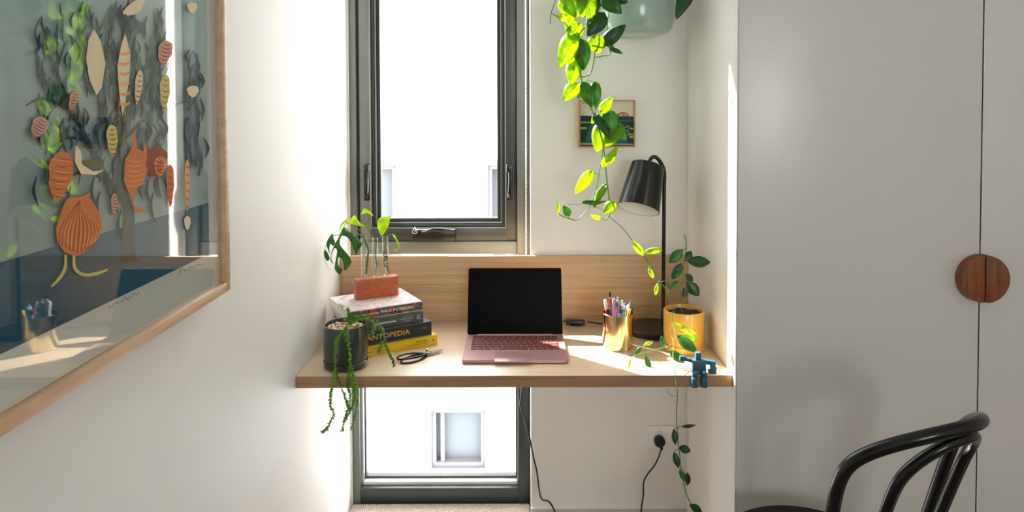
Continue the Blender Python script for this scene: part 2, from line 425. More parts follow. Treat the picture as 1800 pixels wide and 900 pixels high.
# ---------------------------------------------------------------- opposite building (corrugated cladding with windows)
YE = 5.3
eb = root('opposite_building', (0, YE, -3.5), 'pale corrugated building seen through the window glass', 'building')
cl = MB(); n = 0; vs = []; xs_ = [(-4.2+.0225*k) for k in range(330)]
holes = []
for px0, px1, py0, py1 in ((748, 863, 710, 832),): 
    a = atY(px0, py0, YE); b = atY(px1, py1, YE); holes.append([a.x, b.x, b.z, a.z])
aL = atY(706, 280, YE); holes.append([aL.x-.62, aL.x, aL.z-.85, aL.z])
aR = atY(847, 280, YE); holes.append([aR.x, aR.x+.62, aR.z-.85, aR.z])
zcuts = sorted({-3.5, 4.3, *[h[2] for h in holes], *[h[3] for h in holes]})
prof = lambda x: YE + .012*math.sin(2*PI*x/.09)
for zi in range(len(zcuts)-1):
    z0, z1 = zcuts[zi], zcuts[zi+1]
    for k in range(len(xs_)-1):
        xm = (xs_[k]+xs_[k+1])/2
        if any(h[0] < xm < h[1] and h[2] <= z0+1e-6 and z1 <= h[3]+1e-6 for h in holes): continue
        x0, x1 = xs_[k], xs_[k+1]
        cl.add([(x0, prof(x0), z0), (x1, prof(x1), z0), (x1, prof(x1), z1), (x0, prof(x0), z1)], [(0, 1, 2, 3)], M_EXT)
cl.bx(-4.2, 3.2, YE+.25, YE+.4, -3.5, 4.3, M_EXT)
cl.build('cladding', eb, weld=True)
M_XG = mat('opposite_window_glass', (84, 89, 93), .5, spec=.1)
for h in holes:
    x0, x1, z0, z1 = h
    f = MB(); t = .045
    ring(f, x0, x1, z0, z1, t, YE-.01, YE+.12, M_EXTF); ring(f, x0+t, x1-t, z0+t, z1-t, .03, YE+.02, YE+.12, mat('opposite_sash', (92, 92, 96), .7))
    f.bx((x0+x1)/2-.12-.015, (x0+x1)/2-.12+.015, YE+.03, YE+.11, z0+t, z1-t, M_EXTF)
    fo = f.build('window', eb)
    g = MB(); g.bx(x0+t, x1-t, YE+.09, YE+.10, z0+t, z1-t, M_XG); g.build('pane', fo)

# ================================================================== WARDROBE
wx0, wx1 = XR, XRR-.003; YF = 1.935; ZW = CE-.002
wd = root('wardrobe', (XR, YF, 0), 'tall off-white built-in wardrobe with teak half-moon handles', 'wardrobe')
c = MB(); c.bx(XR, XR+.0032, YF, YF+.022, 0.021, ZW, M_EDGE); c.bx(XR, XR+.018, YF+.0222, YB-.002, 0.021, ZW, mat('wardrobe_side_lacquer', (232, 231, 227), .42, coat=.1, noise=(2, .01))); 
c.build('side_panel', wd)
c = MB(); c.bx(XR+.019, wx1, YF+.0225, YB-.003, .021, ZW, M_GAP); c.build('carcass', wd)
seam = xx(1724, YF, 400)
W = seam-XR-.02
edges = [(XR+.0045, seam-.0016), (seam+.0016, seam+W), (seam+W+.003, wx1)]
for k, (x0, x1) in enumerate(edges):
    d = MB(); d.bx(x0, x1, YF+.001, YF+.021, .06, ZW-.001, M_WARD, .0012)
    d.bx(x0, x0+.0022, YF+.0004, YF+.02, .06, ZW-.001, M_EDGE)
    do = d.build('door', wd)
    if k < 2:
        cx = xx(1733, YF-.028, 491); cz = zy(491.5, YF-.028, 1731); R_ = pxm(42, YF-.02)
        hh = MB(); s = -1 if k == 0 else 1; gap = .0016
        poly = [(s*gap, -R_*.985)]+[(s*(gap+R_*math.cos(t)), R_*math.sin(t)) for t in [(-PI/2+.06)+(PI-.12)*j/28 for j in range(29)]]+[(s*gap, R_*.985)]
        M4 = Matrix(((1, 0, 0, cx), (0, 0, -1, YF), (0, 1, 0, cz), (0, 0, 0, 1)))
        nv = len(hh.bm.verts); hh.prism(poly, .028, M_TEAK, M4)
        fe = [e for e in hh.bm.edges if all(abs(v.co.y-(YF-.028)) < 1e-5 for v in e.verts)]
        bmesh.ops.bevel(hh.bm, geom=fe, offset=.003, segments=3, affect='EDGES', profile=.5)
        # finger recess on the inner edge
        hh.build('handle', do)
kb = MB(); kb.bx(XR+.0045, wx1, YF+.012, YF+.0215, .021, .058, M_GAP); kb.build('kickboard', wd)

# ================================================================== DESK
M_OAKP = wood('oak_back_panel', (204, 172, 132), (176, 142, 102), (1.6, 40, 90), 0.5)
dk = root('desk', (0, YD0, DZ-.033), 'pale oak built-in desk shelf spanning the white niche', 'desk')
d = MB(); d.bx(XL+.001, XR-.001, YD0, YD1, DZ-.033, DZ, M_OAK, .0012)
d.bx(XL+.001, XR-.001, YD0-.0008, YD0+.0002, DZ-.0325, DZ-.001, M_OAKE); d.build('desktop', dk)
d = MB(); d.bx(XL+.001, XR-.001, YD1+.0005, YD1+.0175, DZ-.033, zy(450, YD1, 900), M_OAKP, .001); tag(d.build('splashback'), 'low pale oak splashback panel along the rear of the desk', 'panel')
GX, GY = .022, 2.415
d = MB(); d.lathe([(0, .0004), (.022, .0004), (.030, .0003), (.031, 0)], M_BLACK, (GX, GY, DZ), 28); d.build('cable_grommet', dk)

# ================================================================== LAPTOP
M_ROSE = mat('burgundy_anodised_metal', (184, 146, 144), .36, metal=.5, noise=(200, .03))
M_KEY = mat('burgundy_key', (108, 42, 42), .45)
M_GLYPH = mat('pale_key_lettering', (235, 215, 212), .5)
M_SCR = mat('switched_off_screen', (2, 3, 5), .04, spec=.12)
yF, yR_ = atZ(905, 637.5, DZ+.004).y, atZ(905, 589.5, DZ+.01).y
LW = .306; cxl = (atZ(812, 637, DZ).x+atZ(999, 637, DZ).x)/2
lp = root('laptop', (cxl, (yF+yR_)/2, DZ), 'open burgundy laptop with a black switched off screen on the desk', 'laptop')
def rrect(w, h, r, n=5):
    out = []
    for (sx, sy, a0) in ((1, 1, 0), (-1, 1, PI/2), (-1, -1, PI), (1, -1, 3*PI/2)):
        for k in range(n+1):
            a = a0+PI/2*k/n; out.append((sx*(w/2-r)+r*math.cos(a), sy*(h/2-r)+r*math.sin(a)))
    return out
bs = MB(); D = yR_-yF; yc = (yF+yR_)/2
M4 = Matrix.Translation((cxl, yc, DZ+.003)); th = .0085
bs.prism(rrect(LW, D, .010), th, M_ROSE, M4)
fe = [e for e in bs.bm.edges if all(abs(v.co.z-(DZ+.003+th)) < 1e-5 for v in e.verts)]
bmesh.ops.bevel(bs.bm, geom=fe, offset=.001, segments=2, affect='EDGES')
bs.prism(rrect(LW-.02, D-.02, .010), .003, M_BLACK, Matrix.Translation((cxl, yc, DZ)))
bs.build('base', lp)
zt = DZ+.003+th
kw0 = MB()
tp = MB(); ty = atZ(900, 627, zt).y
tp.box((cxl-.007, ty, zt+.0002), (.105, pxm(0, 1)+abs(atZ(900, 617.5, zt).y-atZ(900, 634, zt).y), .0006), mat('burgundy_trackpad', (172, 136, 136), .3, metal=.3), bevel=.0002); tp.build('trackpad', lp)
ring_m = MB(); kbw = .268; ky1 = yR_-.010; kd = .0155; kp = .0178
rows = [['esc', 'F1', 'F2', 'F3', 'F4', 'F5', 'F6', 'F7', 'F8', 'F9', 'F0', 'F1', 'P', 'del'],
        ['`', '1', '2', '3', '4', '5', '6', '7', '8', '9', '0', '-', '=', 'back'],
        ['tab', 'Q', 'W', 'E', 'R', 'T', 'Y', 'U', 'I', 'O', 'P', '[', ']', 'I'],
        ['caps', 'A', 'S', 'D', 'F', 'G', 'H', 'J', 'K', 'L', ';', "'", 'enter'],
        ['shift', 'Z', 'X', 'C', 'V', 'B', 'N', 'M', ',', '.', '/', 'shift'],
        ['ctrl', 'fn', 'W', 'alt', '', 'alt', 'E', '<', 'v', '>']]
widths = [[1]*14, [.8]+[1]*12+[1.2], [1.3]+[1]*12+[.7], [1.6]+[1]*11+[1.4], [2.0]+[1]*10+[2.0], [1.2, 1.1, 1.1, 1.1, 5.0, 1.1, 1.1, .95, .95, .95]]
hts = [.6, 1, 1, 1, 1, 1]
yy = ky1; ktot = sum(hts); KD = (ky1-(atZ(900, 615, zt).y))/ktot
for r_, (keys, ws) in enumerate(zip(rows, widths)):
    tot = sum(ws); xk = cxl-kbw/2; kh = KD*hts[r_]
    for kname, w_ in zip(keys, ws):
        ww = kbw*w_/tot
        k_ = MB(); cxk, cyk = xk+ww/2, yy-kh/2
        k_.box((cxk, cyk, zt+.0009), (ww-.0028, kh-.0026, .0018), M_KEY, bevel=.0004, seg=1)
        if kname:
            gw = min(.0045*len(kname)*.8, ww*.6) if len(kname) > 1 else .0042
            put_text(k_, kname, Matrix.Translation((cxk-gw/2, cyk-.0015-(0 if r_ else -.0006), zt+.0019)), gw, .0036 if r_ else .002, M_GLYPH)
        k_.build('key', lp); xk += ww
    yy -= kh
# screen
pb = Vector((cxl, yR_+.002, zt-.002)); pt = Vector((cxl, 0, 0)); Yt = 2.352
pt = atY(904, 471, Yt); pt.x = cxl
ax = (pt-pb); SH = ax.length; ax.normalize(); nx = Vector((1, 0, 0)); nz = nx.cross(ax)
M4 = Matrix(((nx.x, ax.x, nz.x, 0), (nx.y, ax.y, nz.y, 0), (nx.z, ax.z, nz.z, 0), (0, 0, 0, 1)))
ctr = (pb+pt)/2
li = MB(); MM = M4.copy(); MM.translation = ctr-nz*.005; li.prism(rrect(LW, SH, .007), .0045, M_ROSE, MM); li.build('lid', lp)
sr = MB(); MM = M4.copy(); MM.translation = ctr-nz*.0005+ax*.001; sr.prism(rrect(LW-.0015, SH-.003, .006), .0012, M_SCR, MM); sr.build('screen', lp)
hg = MB(); hg.tube([(cxl-.12, yR_-.001, zt-.001), (cxl+.12, yR_-.001, zt-.001)], .0042, M_ROSE, 12); hg.build('hinge', lp)

# ================================================================== BOOKS
TH = math.atan2(.5, .87)
ux = Vector((math.cos(TH), math.sin(TH), 0)); vx = Vector((-math.sin(TH), math.cos(TH), 0))
def cover(name, c, spots):
    """streaky botanical cover art"""
    if name in MATS: return MATS[name]
    M = bpy.data.materials.new(name); M.use_nodes = True; nt = M.node_tree; b = nt.nodes['Principled BSDF']; b.inputs['Roughness'].default_value = .35
    b.inputs['Coat Weight'].default_value = .3
    tc = nt.nodes.new('ShaderNodeTexCoord'); mp = nt.nodes.new('ShaderNodeMapping'); mp.inputs['Rotation'].default_value = (0, 0, math.radians(72)); mp.inputs['Scale'].default_value = (26, 5, 26)
    nt.links.new(tc.outputs['Object'], mp.inputs[0]); nz = nt.nodes.new('ShaderNodeTexNoise'); nz.inputs['Scale'].default_value = 1; nz.inputs['Detail'].default_value = 3; nz.inputs['Distortion'].default_value = 1.2
    nt.links.new(mp.outputs[0], nz.inputs['Vector']); cr = nt.nodes.new('ShaderNodeValToRGB'); e = cr.color_ramp.elements
    e[0].position = .3; e[0].color = lin(spots[0]); e[1].position = .7; e[1].color = lin(spots[-1])
    for k, s_ in enumerate(spots[1:-1]): x = e.new(.3+.4*(k+1)/(len(spots)-1)); x.color = lin(s_)
    nt.links.new(nz.outputs['Fac'], cr.inputs[0]); nt.links.new(cr.outputs[0], b.inputs['Base Color']); MATS[name] = M; return M
M_COV1 = cover('botanical_cover', 0, [(90, 110, 100), (205, 206, 200), (232, 230, 226), (226, 222, 228), (212, 178, 178), (232, 230, 228), (150, 172, 170)])
M_SP1 = cover('botanical_spine', 0, [(20, 32, 36), (24, 44, 46), (190, 95, 85), (28, 40, 42), (90, 110, 120), (30, 60, 52), (170, 120, 150)])
M_COV2 = mat('grey_green_book_cloth', (78, 80, 72), .5, noise=(20, .15))
M_COV3 = mat('charcoal_book_cover', (30, 34, 36), .4)
M_COV3T = mat('charcoal_book_board', (86, 92, 98), .35)
M_COV4 = mat('mustard_book_cover', (222, 180, 18), .5)
M_TXTW = mat('white_print_ink', (235, 232, 225), .5); M_TXTG = mat('gold_print_ink', (214, 158, 62), .4); M_TXTK = mat('black_print_ink', (40, 32, 20), .6)
def book(px, py, z, t, L, Wd, cov, spine, label, name, texts, top=None):
    D0 = atZ(px, py, z)
    D0.z = z
    r = root(name, D0 - ux*L/2 + vx*Wd/2, label, 'book', 'books stacked under the propagation stand')
    ROOTLOC[r.name] = Vector(r.location)
    b = MB(); ct = .0028
    R4 = Matrix.Rotation(TH, 4, 'Z'); cen = D0-ux*L/2+vx*Wd/2
    b.box(cen+Vector((0, 0, ct/2)), (L, Wd, ct), top or cov, R4, .0004, 1); b.box(cen+Vector((0, 0, t-ct/2)), (L, Wd, ct), top or cov, R4, .0004, 1)
    b.box(D0-ux*L/2+vx*.0015+Vector((0, 0, t/2)), (L+.0002, .003, t+.0002), spine, R4, .0006, 1)
    p = MB(); p.box(cen+vx*-.001+Vector((0, 0, t/2)), (L-.007, Wd-.009, t-2*ct), M_PAPER, R4); p.build('pages', r)
    tx = b
    for (s, x0, x1, zc, h, m_, bold) in texts:      # x measured back from the right end of the spine
        o = D0 - ux*x0 - vx*.0007 + Vector((0, 0, zc*t-h/2))
        M4 = Matrix(((ux.x, 0, -vx.x, o.x), (ux.y, 0, -vx.y, o.y), (0, 1, 0, o.z), (0, 0, 0, 1)))
        if s == '#box':
            w_ = x0-x1
            for q in ((0, 0, w_, .001), (0, h-.001, w_, .001), (0, 0, .001, h)): 
                tx.add([M4 @ Vector(v) for v in ((q[0], q[1], 0), (q[0]+q[2], q[1], 0), (q[0]+q[2], q[1]+q[3], 0), (q[0], q[1]+q[3], 0))], [(0, 1, 2, 3)], m_, False)
        elif s == '#ring':
            R1 = h/2; nn = 20; cc = Vector((R1, R1, 0)); rr = R1*.72
            vs = [M4 @ (cc+Vector((R1*math.cos(2*PI*k/nn)*.8, R1*math.sin(2*PI*k/nn), 0))) for k in range(nn)]+[M4 @ (cc+Vector((rr*math.cos(2*PI*k/nn)*.55, rr*math.sin(2*PI*k/nn), 0))) for k in range(nn)]
            tx.add(vs, [(k, (k+1) % nn, nn+(k+1) % nn, nn+k) for k in range(nn)], m_, False)
        elif s == '#bird':
            w_ = x0-x1; P_ = [(0, .7), (.35, .15), (.6, .35), (1, .95), (.62, .75), (.35, .5)]
            tx.add([M4 @ Vector((a*w_, b_*h, 0)) for a, b_ in P_], [tuple(range(6))], m_, False)
        else: put_text(tx, s, M4, x0-x1, h, m_, bold)
    b.build('cover', r)
    return r
SC = .000281   # metres along the spine for one px of the enlarged view
def sx(v, right): return (right-v)*SC
t4, t3, t2, t1 = .0285, .0425, .0290, .0290
z4 = DZ; z3 = z4+t4+.0003; z2 = z3+t3+.0003; z1 = z2+t2+.0003; ZS = z1+t1
book(769, 604.3, z4, t4, .240, .185, M_COV4, M_COV4, 'mustard yellow book, lowest of the stack on the desk', 'book', [
    ('GEORGINA REID', sx(1020, 1280), sx(1155, 1280), .62, .0052, M_TXTK, .01), ('WITH PHOTOGRAPHY BY DANIEL SHIPP', sx(915, 1280), sx(1155, 1280), .33, .0026, M_TXTK, .01),
    ('THE PLANTHUNTER', sx(520, 1280), sx(690, 1280), .70, .0052, M_TXTK, .01), ('TRUTH, BEAUTY, CHAOS & PLANTS', sx(400, 1280), sx(700, 1280), .36, .0052, M_TXTK, .01),
    ('#ring', sx(1215, 1280), sx(1245, 1280), .5, .0085, M_TXTK, 0)])
book(758.8, 588.3, z3, t3, .232, .190, M_COV3, M_COV3, 'thick charcoal book with large gold capitals, above the yellow book', 'book', [
    ('PLANTOPEDIA', sx(385, 1213), sx(955, 1213), .52, .0155, M_TXTG, .012), ('smith', sx(1078, 1213), sx(1118, 1213), .62, .0025, M_TXTG, 0), ('#bird', sx(1112, 1213), sx(1152, 1213), .60, .006, M_TXTG, 0)], top=M_COV3T)
book(744.2, 564.5, z2, t2, .228, .192, M_COV2, M_COV2, 'grey green book lettered greenhouse, third from the desk', 'book', [
    ('greenhouse', sx(560, 1118), sx(800, 1118), .50, .0085, M_TXTW, .02), ('Interiors to inspire', sx(862, 1118), sx(990, 1118), .78, .0028, M_TXTW, .01), ('Kenneth Interiors with', sx(850, 1118), sx(995, 1118), .56, .0028, M_TXTW, .01), ('a Houseplant', sx(888, 1118), sx(965, 1118), .34, .0028, M_TXTW, .01),
    ('#box', sx(1045, 1118), sx(1090, 1118), .56, .0118, M_TXTW, 0), ('h.', sx(1060, 1118), sx(1078, 1118), .54, .0050, M_TXTW, .02)])
book(742.8, 545.5, z1, t1, .240, .197, M_COV1, M_SP1, 'white botanical patterned book with dark spine, topmost of the stack', 'book', [
    ('HILTON CARTER', sx(330, 1110), sx(605, 1110), .47, .0050, M_TXTW, .005), ('WILD INTERIORS', sx(620, 1110), sx(1000, 1110), .55, .0090, M_TXTW, .012), ('C', sx(1040, 1110), sx(1065, 1110), .6, .005, M_TXTW, 0)])

# ================================================================== PROPAGATION STAND
ZS += .0002
bA = atZ(627.5, 528.6, ZS); bB = atZ(700.6, 518.8, ZS); bd_ = (bB-bA); BL = bd_.length; bd_.normalize(); bn = Vector((-bd_.y, bd_.x, 0)); BD = .032
BT = atY(664, 489.2, (bA.y+bB.y)/2).z; BH = BT-ZS
ang = math.atan2(bd_.y, bd_.x); bc = (bA+bB)/2+bn*BD/2
M_REDW = wood('red_cedar_block', (190, 96, 50), (160, 72, 34), (6, 60, 60), .5)
mb = MB(); mb.box(bc+Vector((0, 0, BH/2)), (BL, BD, BH), M_REDW, Matrix.Rotation(ang, 4, 'Z'), .001)
o = mb.build('propagation_block'); tag(o, 'reddish timber block on top of the book stack holding glass tubes', 'plant stand')
M_TUBE = glass('test_tube_glass', (250, 253, 252), 1.5, 0, 1.4); M_WATER = glass('tube_water', (244, 250, 246), 1.2, 0, 1.0)
M_STEMG = leafmat('green_stem', (96, 128, 40), (120, 160, 40), .15)
M_STEMB = mat('brown_root', (92, 56, 36), .7)
tubes = []
for (px, pyt, pyb, lab) in ((643, 418.5, 488.5, 'glass test tube at the left of the timber block holding a split leaf cutting'), (662.3, 417.5, 486.5, 'middle glass test tube on the timber block with a short cutting'), (680.3, 415.5, 483.5, 'glass test tube at the right of the timber block with coiled roots')):
    f_ = (px-627.5)/(700.6-627.5); Pc = bA.lerp(bB, f_)+bn*BD/2; R_ = .0098
    ztop = atY(px, pyt, Pc.y).z; zb_ = BT+.0004
    r = root('test_tube', (Pc.x, Pc.y, zb_), lab, 'test tube', 'test tubes of cuttings')
    g = MB(); g.lathe([(R_+.0012, ztop-zb_), (R_+.0012, ztop-zb_-.002), (R_, ztop-zb_-.003), (R_, .008), (R_*.7, .002), (0, 0), ], M_TUBE, (Pc.x, Pc.y, zb_), 24)
    g.lathe([(R_-.0012, ztop-zb_), (R_-.0012, .009), (R_*.6, .004), (0, .002)], M_TUBE, (Pc.x, Pc.y, zb_), 24); g.build('glass', r)
    zw = atY(px, 449, Pc.y).z-zb_; g = MB(); g.lathe([(0, zw), (R_-.0016, zw), (R_-.0016, .009), (R_*.55, .0045), (0, .0025)], M_WATER, (Pc.x, Pc.y, zb_), 24); g.build('water', r)
    tubes.append(Pc)

# ------------------------------------------------------------------ leaves
L_POTH = leafmat('pothos_leaf', (104, 150, 30), (206, 232, 56), .6)
L_GREEN = leafmat('green_leaf', (48, 104, 34), (110, 168, 34), .35)
L_SHADE = leafmat('shaded_leaf', (28, 72, 34), (70, 120, 30), .18)  # darker leaf copy, shade put into its colour
L_YEL = leafmat('lime_leaf', (142, 176, 50), (216, 236, 78), .55)
M_RIB = leafmat('leaf_rib', (150, 178, 80), (200, 220, 90), .3)
PROFS = {'heart': lambda t: (math.sin(PI*min(1, t*1.0+.0)**.62)**.75) if t < 1 else 0,
         'oval': lambda t: math.sin(PI*t)**.8 if 0 < t < 1 else 0,
         'lance': lambda t: math.sin(PI*t**.8)**1.1 if 0 < t < 1 else 0}
def leaf_geo(mb, B, T, ratio, wpx_m, m_, kind='heart', side=1, droop=.12, fold=.25, twist=0.0):
    """a leaf from B to T; ratio = true width/length; wpx_m = width seen by the camera, in metres"""
    ax_ = T-B; L = ax_.length
    if L < 1e-5: return
    ax_.normalize(); view = ((B+T)/2-EYEV).normalized()
    lat = ax_.cross(view).normalized(); nrm = lat.cross(ax_).normalized()
    if nrm.dot(view) > 0: nrm = -nrm
    Wd = max(wpx_m, L*ratio*.6); c_ = min(1, wpx_m/Wd); al = math.acos(c_)*side
    lat2 = lat*math.cos(al)+nrm*math.sin(al); nr2 = nrm*math.cos(al)-lat*math.sin(al)
    if kind == 'heart': P = PROFS['heart']
    else: P = PROFS[kind]
    NT, NS = 12, 6; vs = []
    for a in range(NT+1):
        t = a/NT; w = P(t)*Wd/2
        back = -.10*L*(1-t)**3 if kind == 'heart' else 0
        for b_ in range(-NS//2, NS//2+1):
            s_ = b_/(NS/2)
            lobe = -.13*L*abs(s_)**1.5*(1-t)**4 if kind == 'heart' else 0
            bow = 4*t*(1-t)*droop*L - abs(s_)**1.4*w*fold + math.sin(t*9+s_*2)*.006*L
            vs.append(B + ax_*(t*L+lobe) + lat2*(s_*w+twist*0) + nr2*bow)
    n = NS+1; fs = [(a*n+b_, a*n+b_+1, (a+1)*n+b_+1, (a+1)*n+b_) for a in range(NT) for b_ in range(NS)]
    mb.add(vs, fs, m_)
    # raised midrib
    pts = [vs[a*n+NS//2]+nr2*.0002 for a in range(0, NT+1, 2)]
    mb.tube(pts, [.0007*(1-.7*k/len(pts)) for k in range(len(pts))], m_, 4)
def solid(o, th=.0005):
    md = o.modifiers.new('thickness', 'SOLIDIFY'); md.thickness = th; md.offset = 0; return o
def add_leaf(parent, b, t, w, Y, dY=0.0, m_=L_POTH, kind='heart', ratio=.72, side=1, droop=.1, fold=.25, name='leaf'):
    B = atY(b[0], b[1], Y); T = atY(t[0], t[1], Y+dY); g = MB()
    leaf_geo(g, B, T, ratio, pxm(w, Y), m_, kind, side, droop, fold)
    o = g.build(name, parent, weld=True, sharp=80); return solid(o)

def nearest(pts, p): return min(pts, key=lambda q: (q-p).length)
def stems_obj(parent, stems, leaves, m_, name='stem'):
    g = MB(); allp = []
    for (pl, rad) in stems:
        P = [Vector(p) for p in pl]; R_ = [rad]*len(P); PP, RR = catmull(P, R_, 5); allp += PP
        g.tube(PP, RR, m_, 7)
    for B in leaves:
        q = nearest(allp, B)
        if .001 < (q-B).length < .09:
            mid = (q+B)/2+Vector((0, -.002, .003)); g.tube([q, mid, B], [.0010, .0009, .0008], m_, 5, smooth_path=3)
    return g.build(name, parent, sharp=80)

# cuttings in the tubes
def px_sheet(mb, outline, Y, m_, curv=(0, 0, 0), sub=3):
    from mathutils.geometry import delaunay_2d_cdt
    pts = [Vector((p[0], p[1])) for p in outline]; n0 = len(pts)
    cx_ = sum(p.x for p in pts)/n0; cy_ = sum(p.y for p in pts)/n0
    xs = [p.x for p in pts]; ys = [p.y for p in pts]; st_ = max(max(xs)-min(xs), max(ys)-min(ys))/12
    x = min(xs)+st_*.5
    while x < max(xs):
        y = min(ys)+st_*.5
        while y < max(ys): pts.append(Vector((x, y))); y += st_
        x += st_
    V, E_, Fc, *_ = delaunay_2d_cdt(pts, [], [list(range(n0))], 1, 1e-4)
    out = []
    for v in V:
        dx, dy = v.x-cx_, v.y-cy_; out.append(atY(v.x, v.y, Y+curv[0]*dx+curv[1]*dy+curv[2]*(dx*dx+dy*dy)))
    mb.add(out, [tuple(f) for f in Fc], m_)
def z5(L_): return [(540+x/5.623, 350+y/5.623) for x, y in L_]
def smooth_outline(pts, n=3):
    P, _ = catmull([Vector((p[0], p[1], 0)) for p in pts], [1]*len(pts), n, True); return [(p.x, p.y) for p in P]
cu = root('monstera_cutting', tubes[0], 'split leaf monstera cutting leaning out of the left tube', 'plant cutting'); YT = tubes[0].y
for ol, cv, YY, m_ in (
    ([(372, 275), (400, 300), (450, 335), (500, 385), (540, 440), (515, 495), (480, 545), (462, 500), (430, 425), (395, 375), (350, 362), (330, 385), (322, 440), (345, 480), (400, 545), (438, 610), (425, 655), (395, 690), (362, 702), (360, 650), (345, 600), (318, 572), (304, 600), (305, 650), (330, 680), (348, 700), (320, 745), (290, 720), (270, 680), (282, 600), (296, 520), (285, 488), (262, 492), (245, 540), (232, 552), (250, 495), (280, 430), (320, 370), (345, 300)], (.0006, .0004, .00002), YT-.045, L_GREEN),
    ([(385, 245), (430, 195), (475, 152), (492, 195), (530, 240), (575, 270), (520, 268), (450, 250), (400, 245)], (-.0005, .0006, 0), YT-.04, L_YEL),
    ([(318, 300), (325, 265), (350, 225), (390, 198), (395, 215), (355, 250), (335, 290), (322, 312)], (0, .0004, 0), YT-.03, L_YEL),
    ([(215, 380), (250, 340), (262, 390), (276, 435), (252, 465), (232, 440), (218, 490), (226, 540), (205, 500), (190, 440)], (.0006, 0, 0), YT-.05, L_GREEN),
    ([(165, 540), (178, 500), (210, 545), (222, 590), (200, 612), (180, 590), (170, 565)], (.0006, 0, 0), YT-.055, L_GREEN),
    ([(240, 545), (228, 600), (248, 635), (258, 640), (240, 600)], (0, 0, 0), YT-.05, L_GREEN)):
    g = MB(); px_sheet(g, smooth_outline(z5(ol), 2), YY, m_, cv); solid(g.build('leaf', cu, sharp=80), .0006)
g = MB()
def P5(L_, Y0, Y1=None):
    q = z5(L_); Y1 = Y0 if Y1 is None else Y1; return [atY(a, b, Y0+(Y1-Y0)*k/(len(q)-1)) for k, (a, b) in enumerate(q)]
g.tube(P5([(580, 735), (590, 650), (600, 560), (600, 480), (570, 400), (530, 320), (455, 255)], YT, YT-.04), [.0035, .0036, .0034, .0028, .002, .0016, .0012], M_STEMG, 8, smooth_path=4)
g.tube(P5([(600, 500), (575, 420), (540, 370), (490, 340), (420, 335), (300, 355), (240, 360), (200, 420), (165, 530)], YT, YT-.055), [.002, .002, .0018, .0016, .0013, .0012, .001, .0009, .0006], M_STEMG, 7, smooth_path=4)
g.tube(P5([(395, 215), (340, 310), (290, 430), (240, 545)], YT-.046, YT-.05), [.0012, .0014, .001, .0006], M_RIB, 6, smooth_path=4)
g.tube(P5([(165, 540), (180, 620), (215, 690), (240, 700)], YT-.055), [.0006, .0007, .0006, .0003], M_RIB, 5, smooth_path=4)
g.tube(P5([(590, 655), (570, 670), (560, 665)], YT), .001, M_STEMG, 5); g.tube(P5([(585, 715), (575, 740)], YT), [.0042, .0038], M_STEMB, 8)
g.build('stem', cu)
cu = root('pothos_cutting', tubes[1], 'short cutting with a pale folded leaf in the middle tube', 'plant cutting'); YT = tubes[1].y
g = MB(); px_sheet(g, smooth_outline(z5([(525, 160), (545, 120), (560, 88), (590, 98), (625, 125), (660, 172), (630, 155), (590, 138), (550, 145)]), 2), YT-.02, L_YEL, (.0008, .001, 0)); solid(g.build('leaf', cu, sharp=80))
g = MB(); g.tube(P5([(685, 650), (680, 610), (672, 540), (680, 470), (682, 400), (640, 350), (580, 275)], YT, YT-.02), [.0014, .0016, .0014, .0013, .0015, .0018, .0016], M_STEMG, 7, smooth_path=4)
g.tube(P5([(575, 265), (600, 200), (625, 150)], YT-.02), .0009, M_STEMG, 6)
for q in ([(690, 640), (660, 625)], [(690, 640), (715, 650)], [(688, 640), (676, 690), (672, 740)], [(690, 640), (712, 628)]): g.tube(P5(q, YT), .0007, M_STEMB, 5)
g.sphere(P5([(650, 397)], YT-.012)[0] if False else atY(655.6, 420.5, YT-.012), .0028, mat('pale_cut_end', (214, 160, 120), .6), 8); g.build('stem', cu)
cu = root('rooted_cutting', tubes[2], 'cutting with one upright leaf and coiled brown roots in the right tube', 'plant cutting'); YT = tubes[2].y
g = MB(); px_sheet(g, smooth_outline(z5([(738, 370), (705, 310), (690, 240), (705, 195), (745, 172), (790, 175), (818, 165), (812, 240), (785, 300), (755, 345)]), 2), YT-.02, L_YEL, (.0006, .0004, .00003)); solid(g.build('leaf', cu, sharp=80))
g = MB(); px_sheet(g, smooth_outline(z5([(842, 340), (875, 370), (905, 430), (912, 470), (885, 510), (850, 518), (885, 490), (895, 450), (870, 395), (845, 360)]), 2), YT-.02, L_YEL, (.0004, 0, 0)); solid(g.build('leaf', cu, sharp=80))
g = MB(); g.tube(P5([(770, 520), (772, 450), (775, 380), (775, 330)], YT, YT-.015), .0014, M_STEMG, 7, smooth_path=3); g.tube(P5([(720, 380), (740, 368), (780, 370), (845, 345)], YT-.015), .0012, M_STEMG, 7, smooth_path=3); g.build('stem', cu)
g = MB()
for k in range(7):
    pts = [tubes[2]+Vector((.0062*math.cos(t*7+k), .0062*math.sin(t*7+k), 0))+Vector((0, 0, -tubes[2].z+atY(680, 442+(474-442)*t*(.4+.1*k), YT).z)) for t in [j/10 for j in range(11)]]
    g.tube(pts, .0008, M_STEMB, 5)
g.tube(P5([(790, 620), (800, 680), (812, 740)], YT), .0012, M_STEMB, 5); g.build('roots', cu)

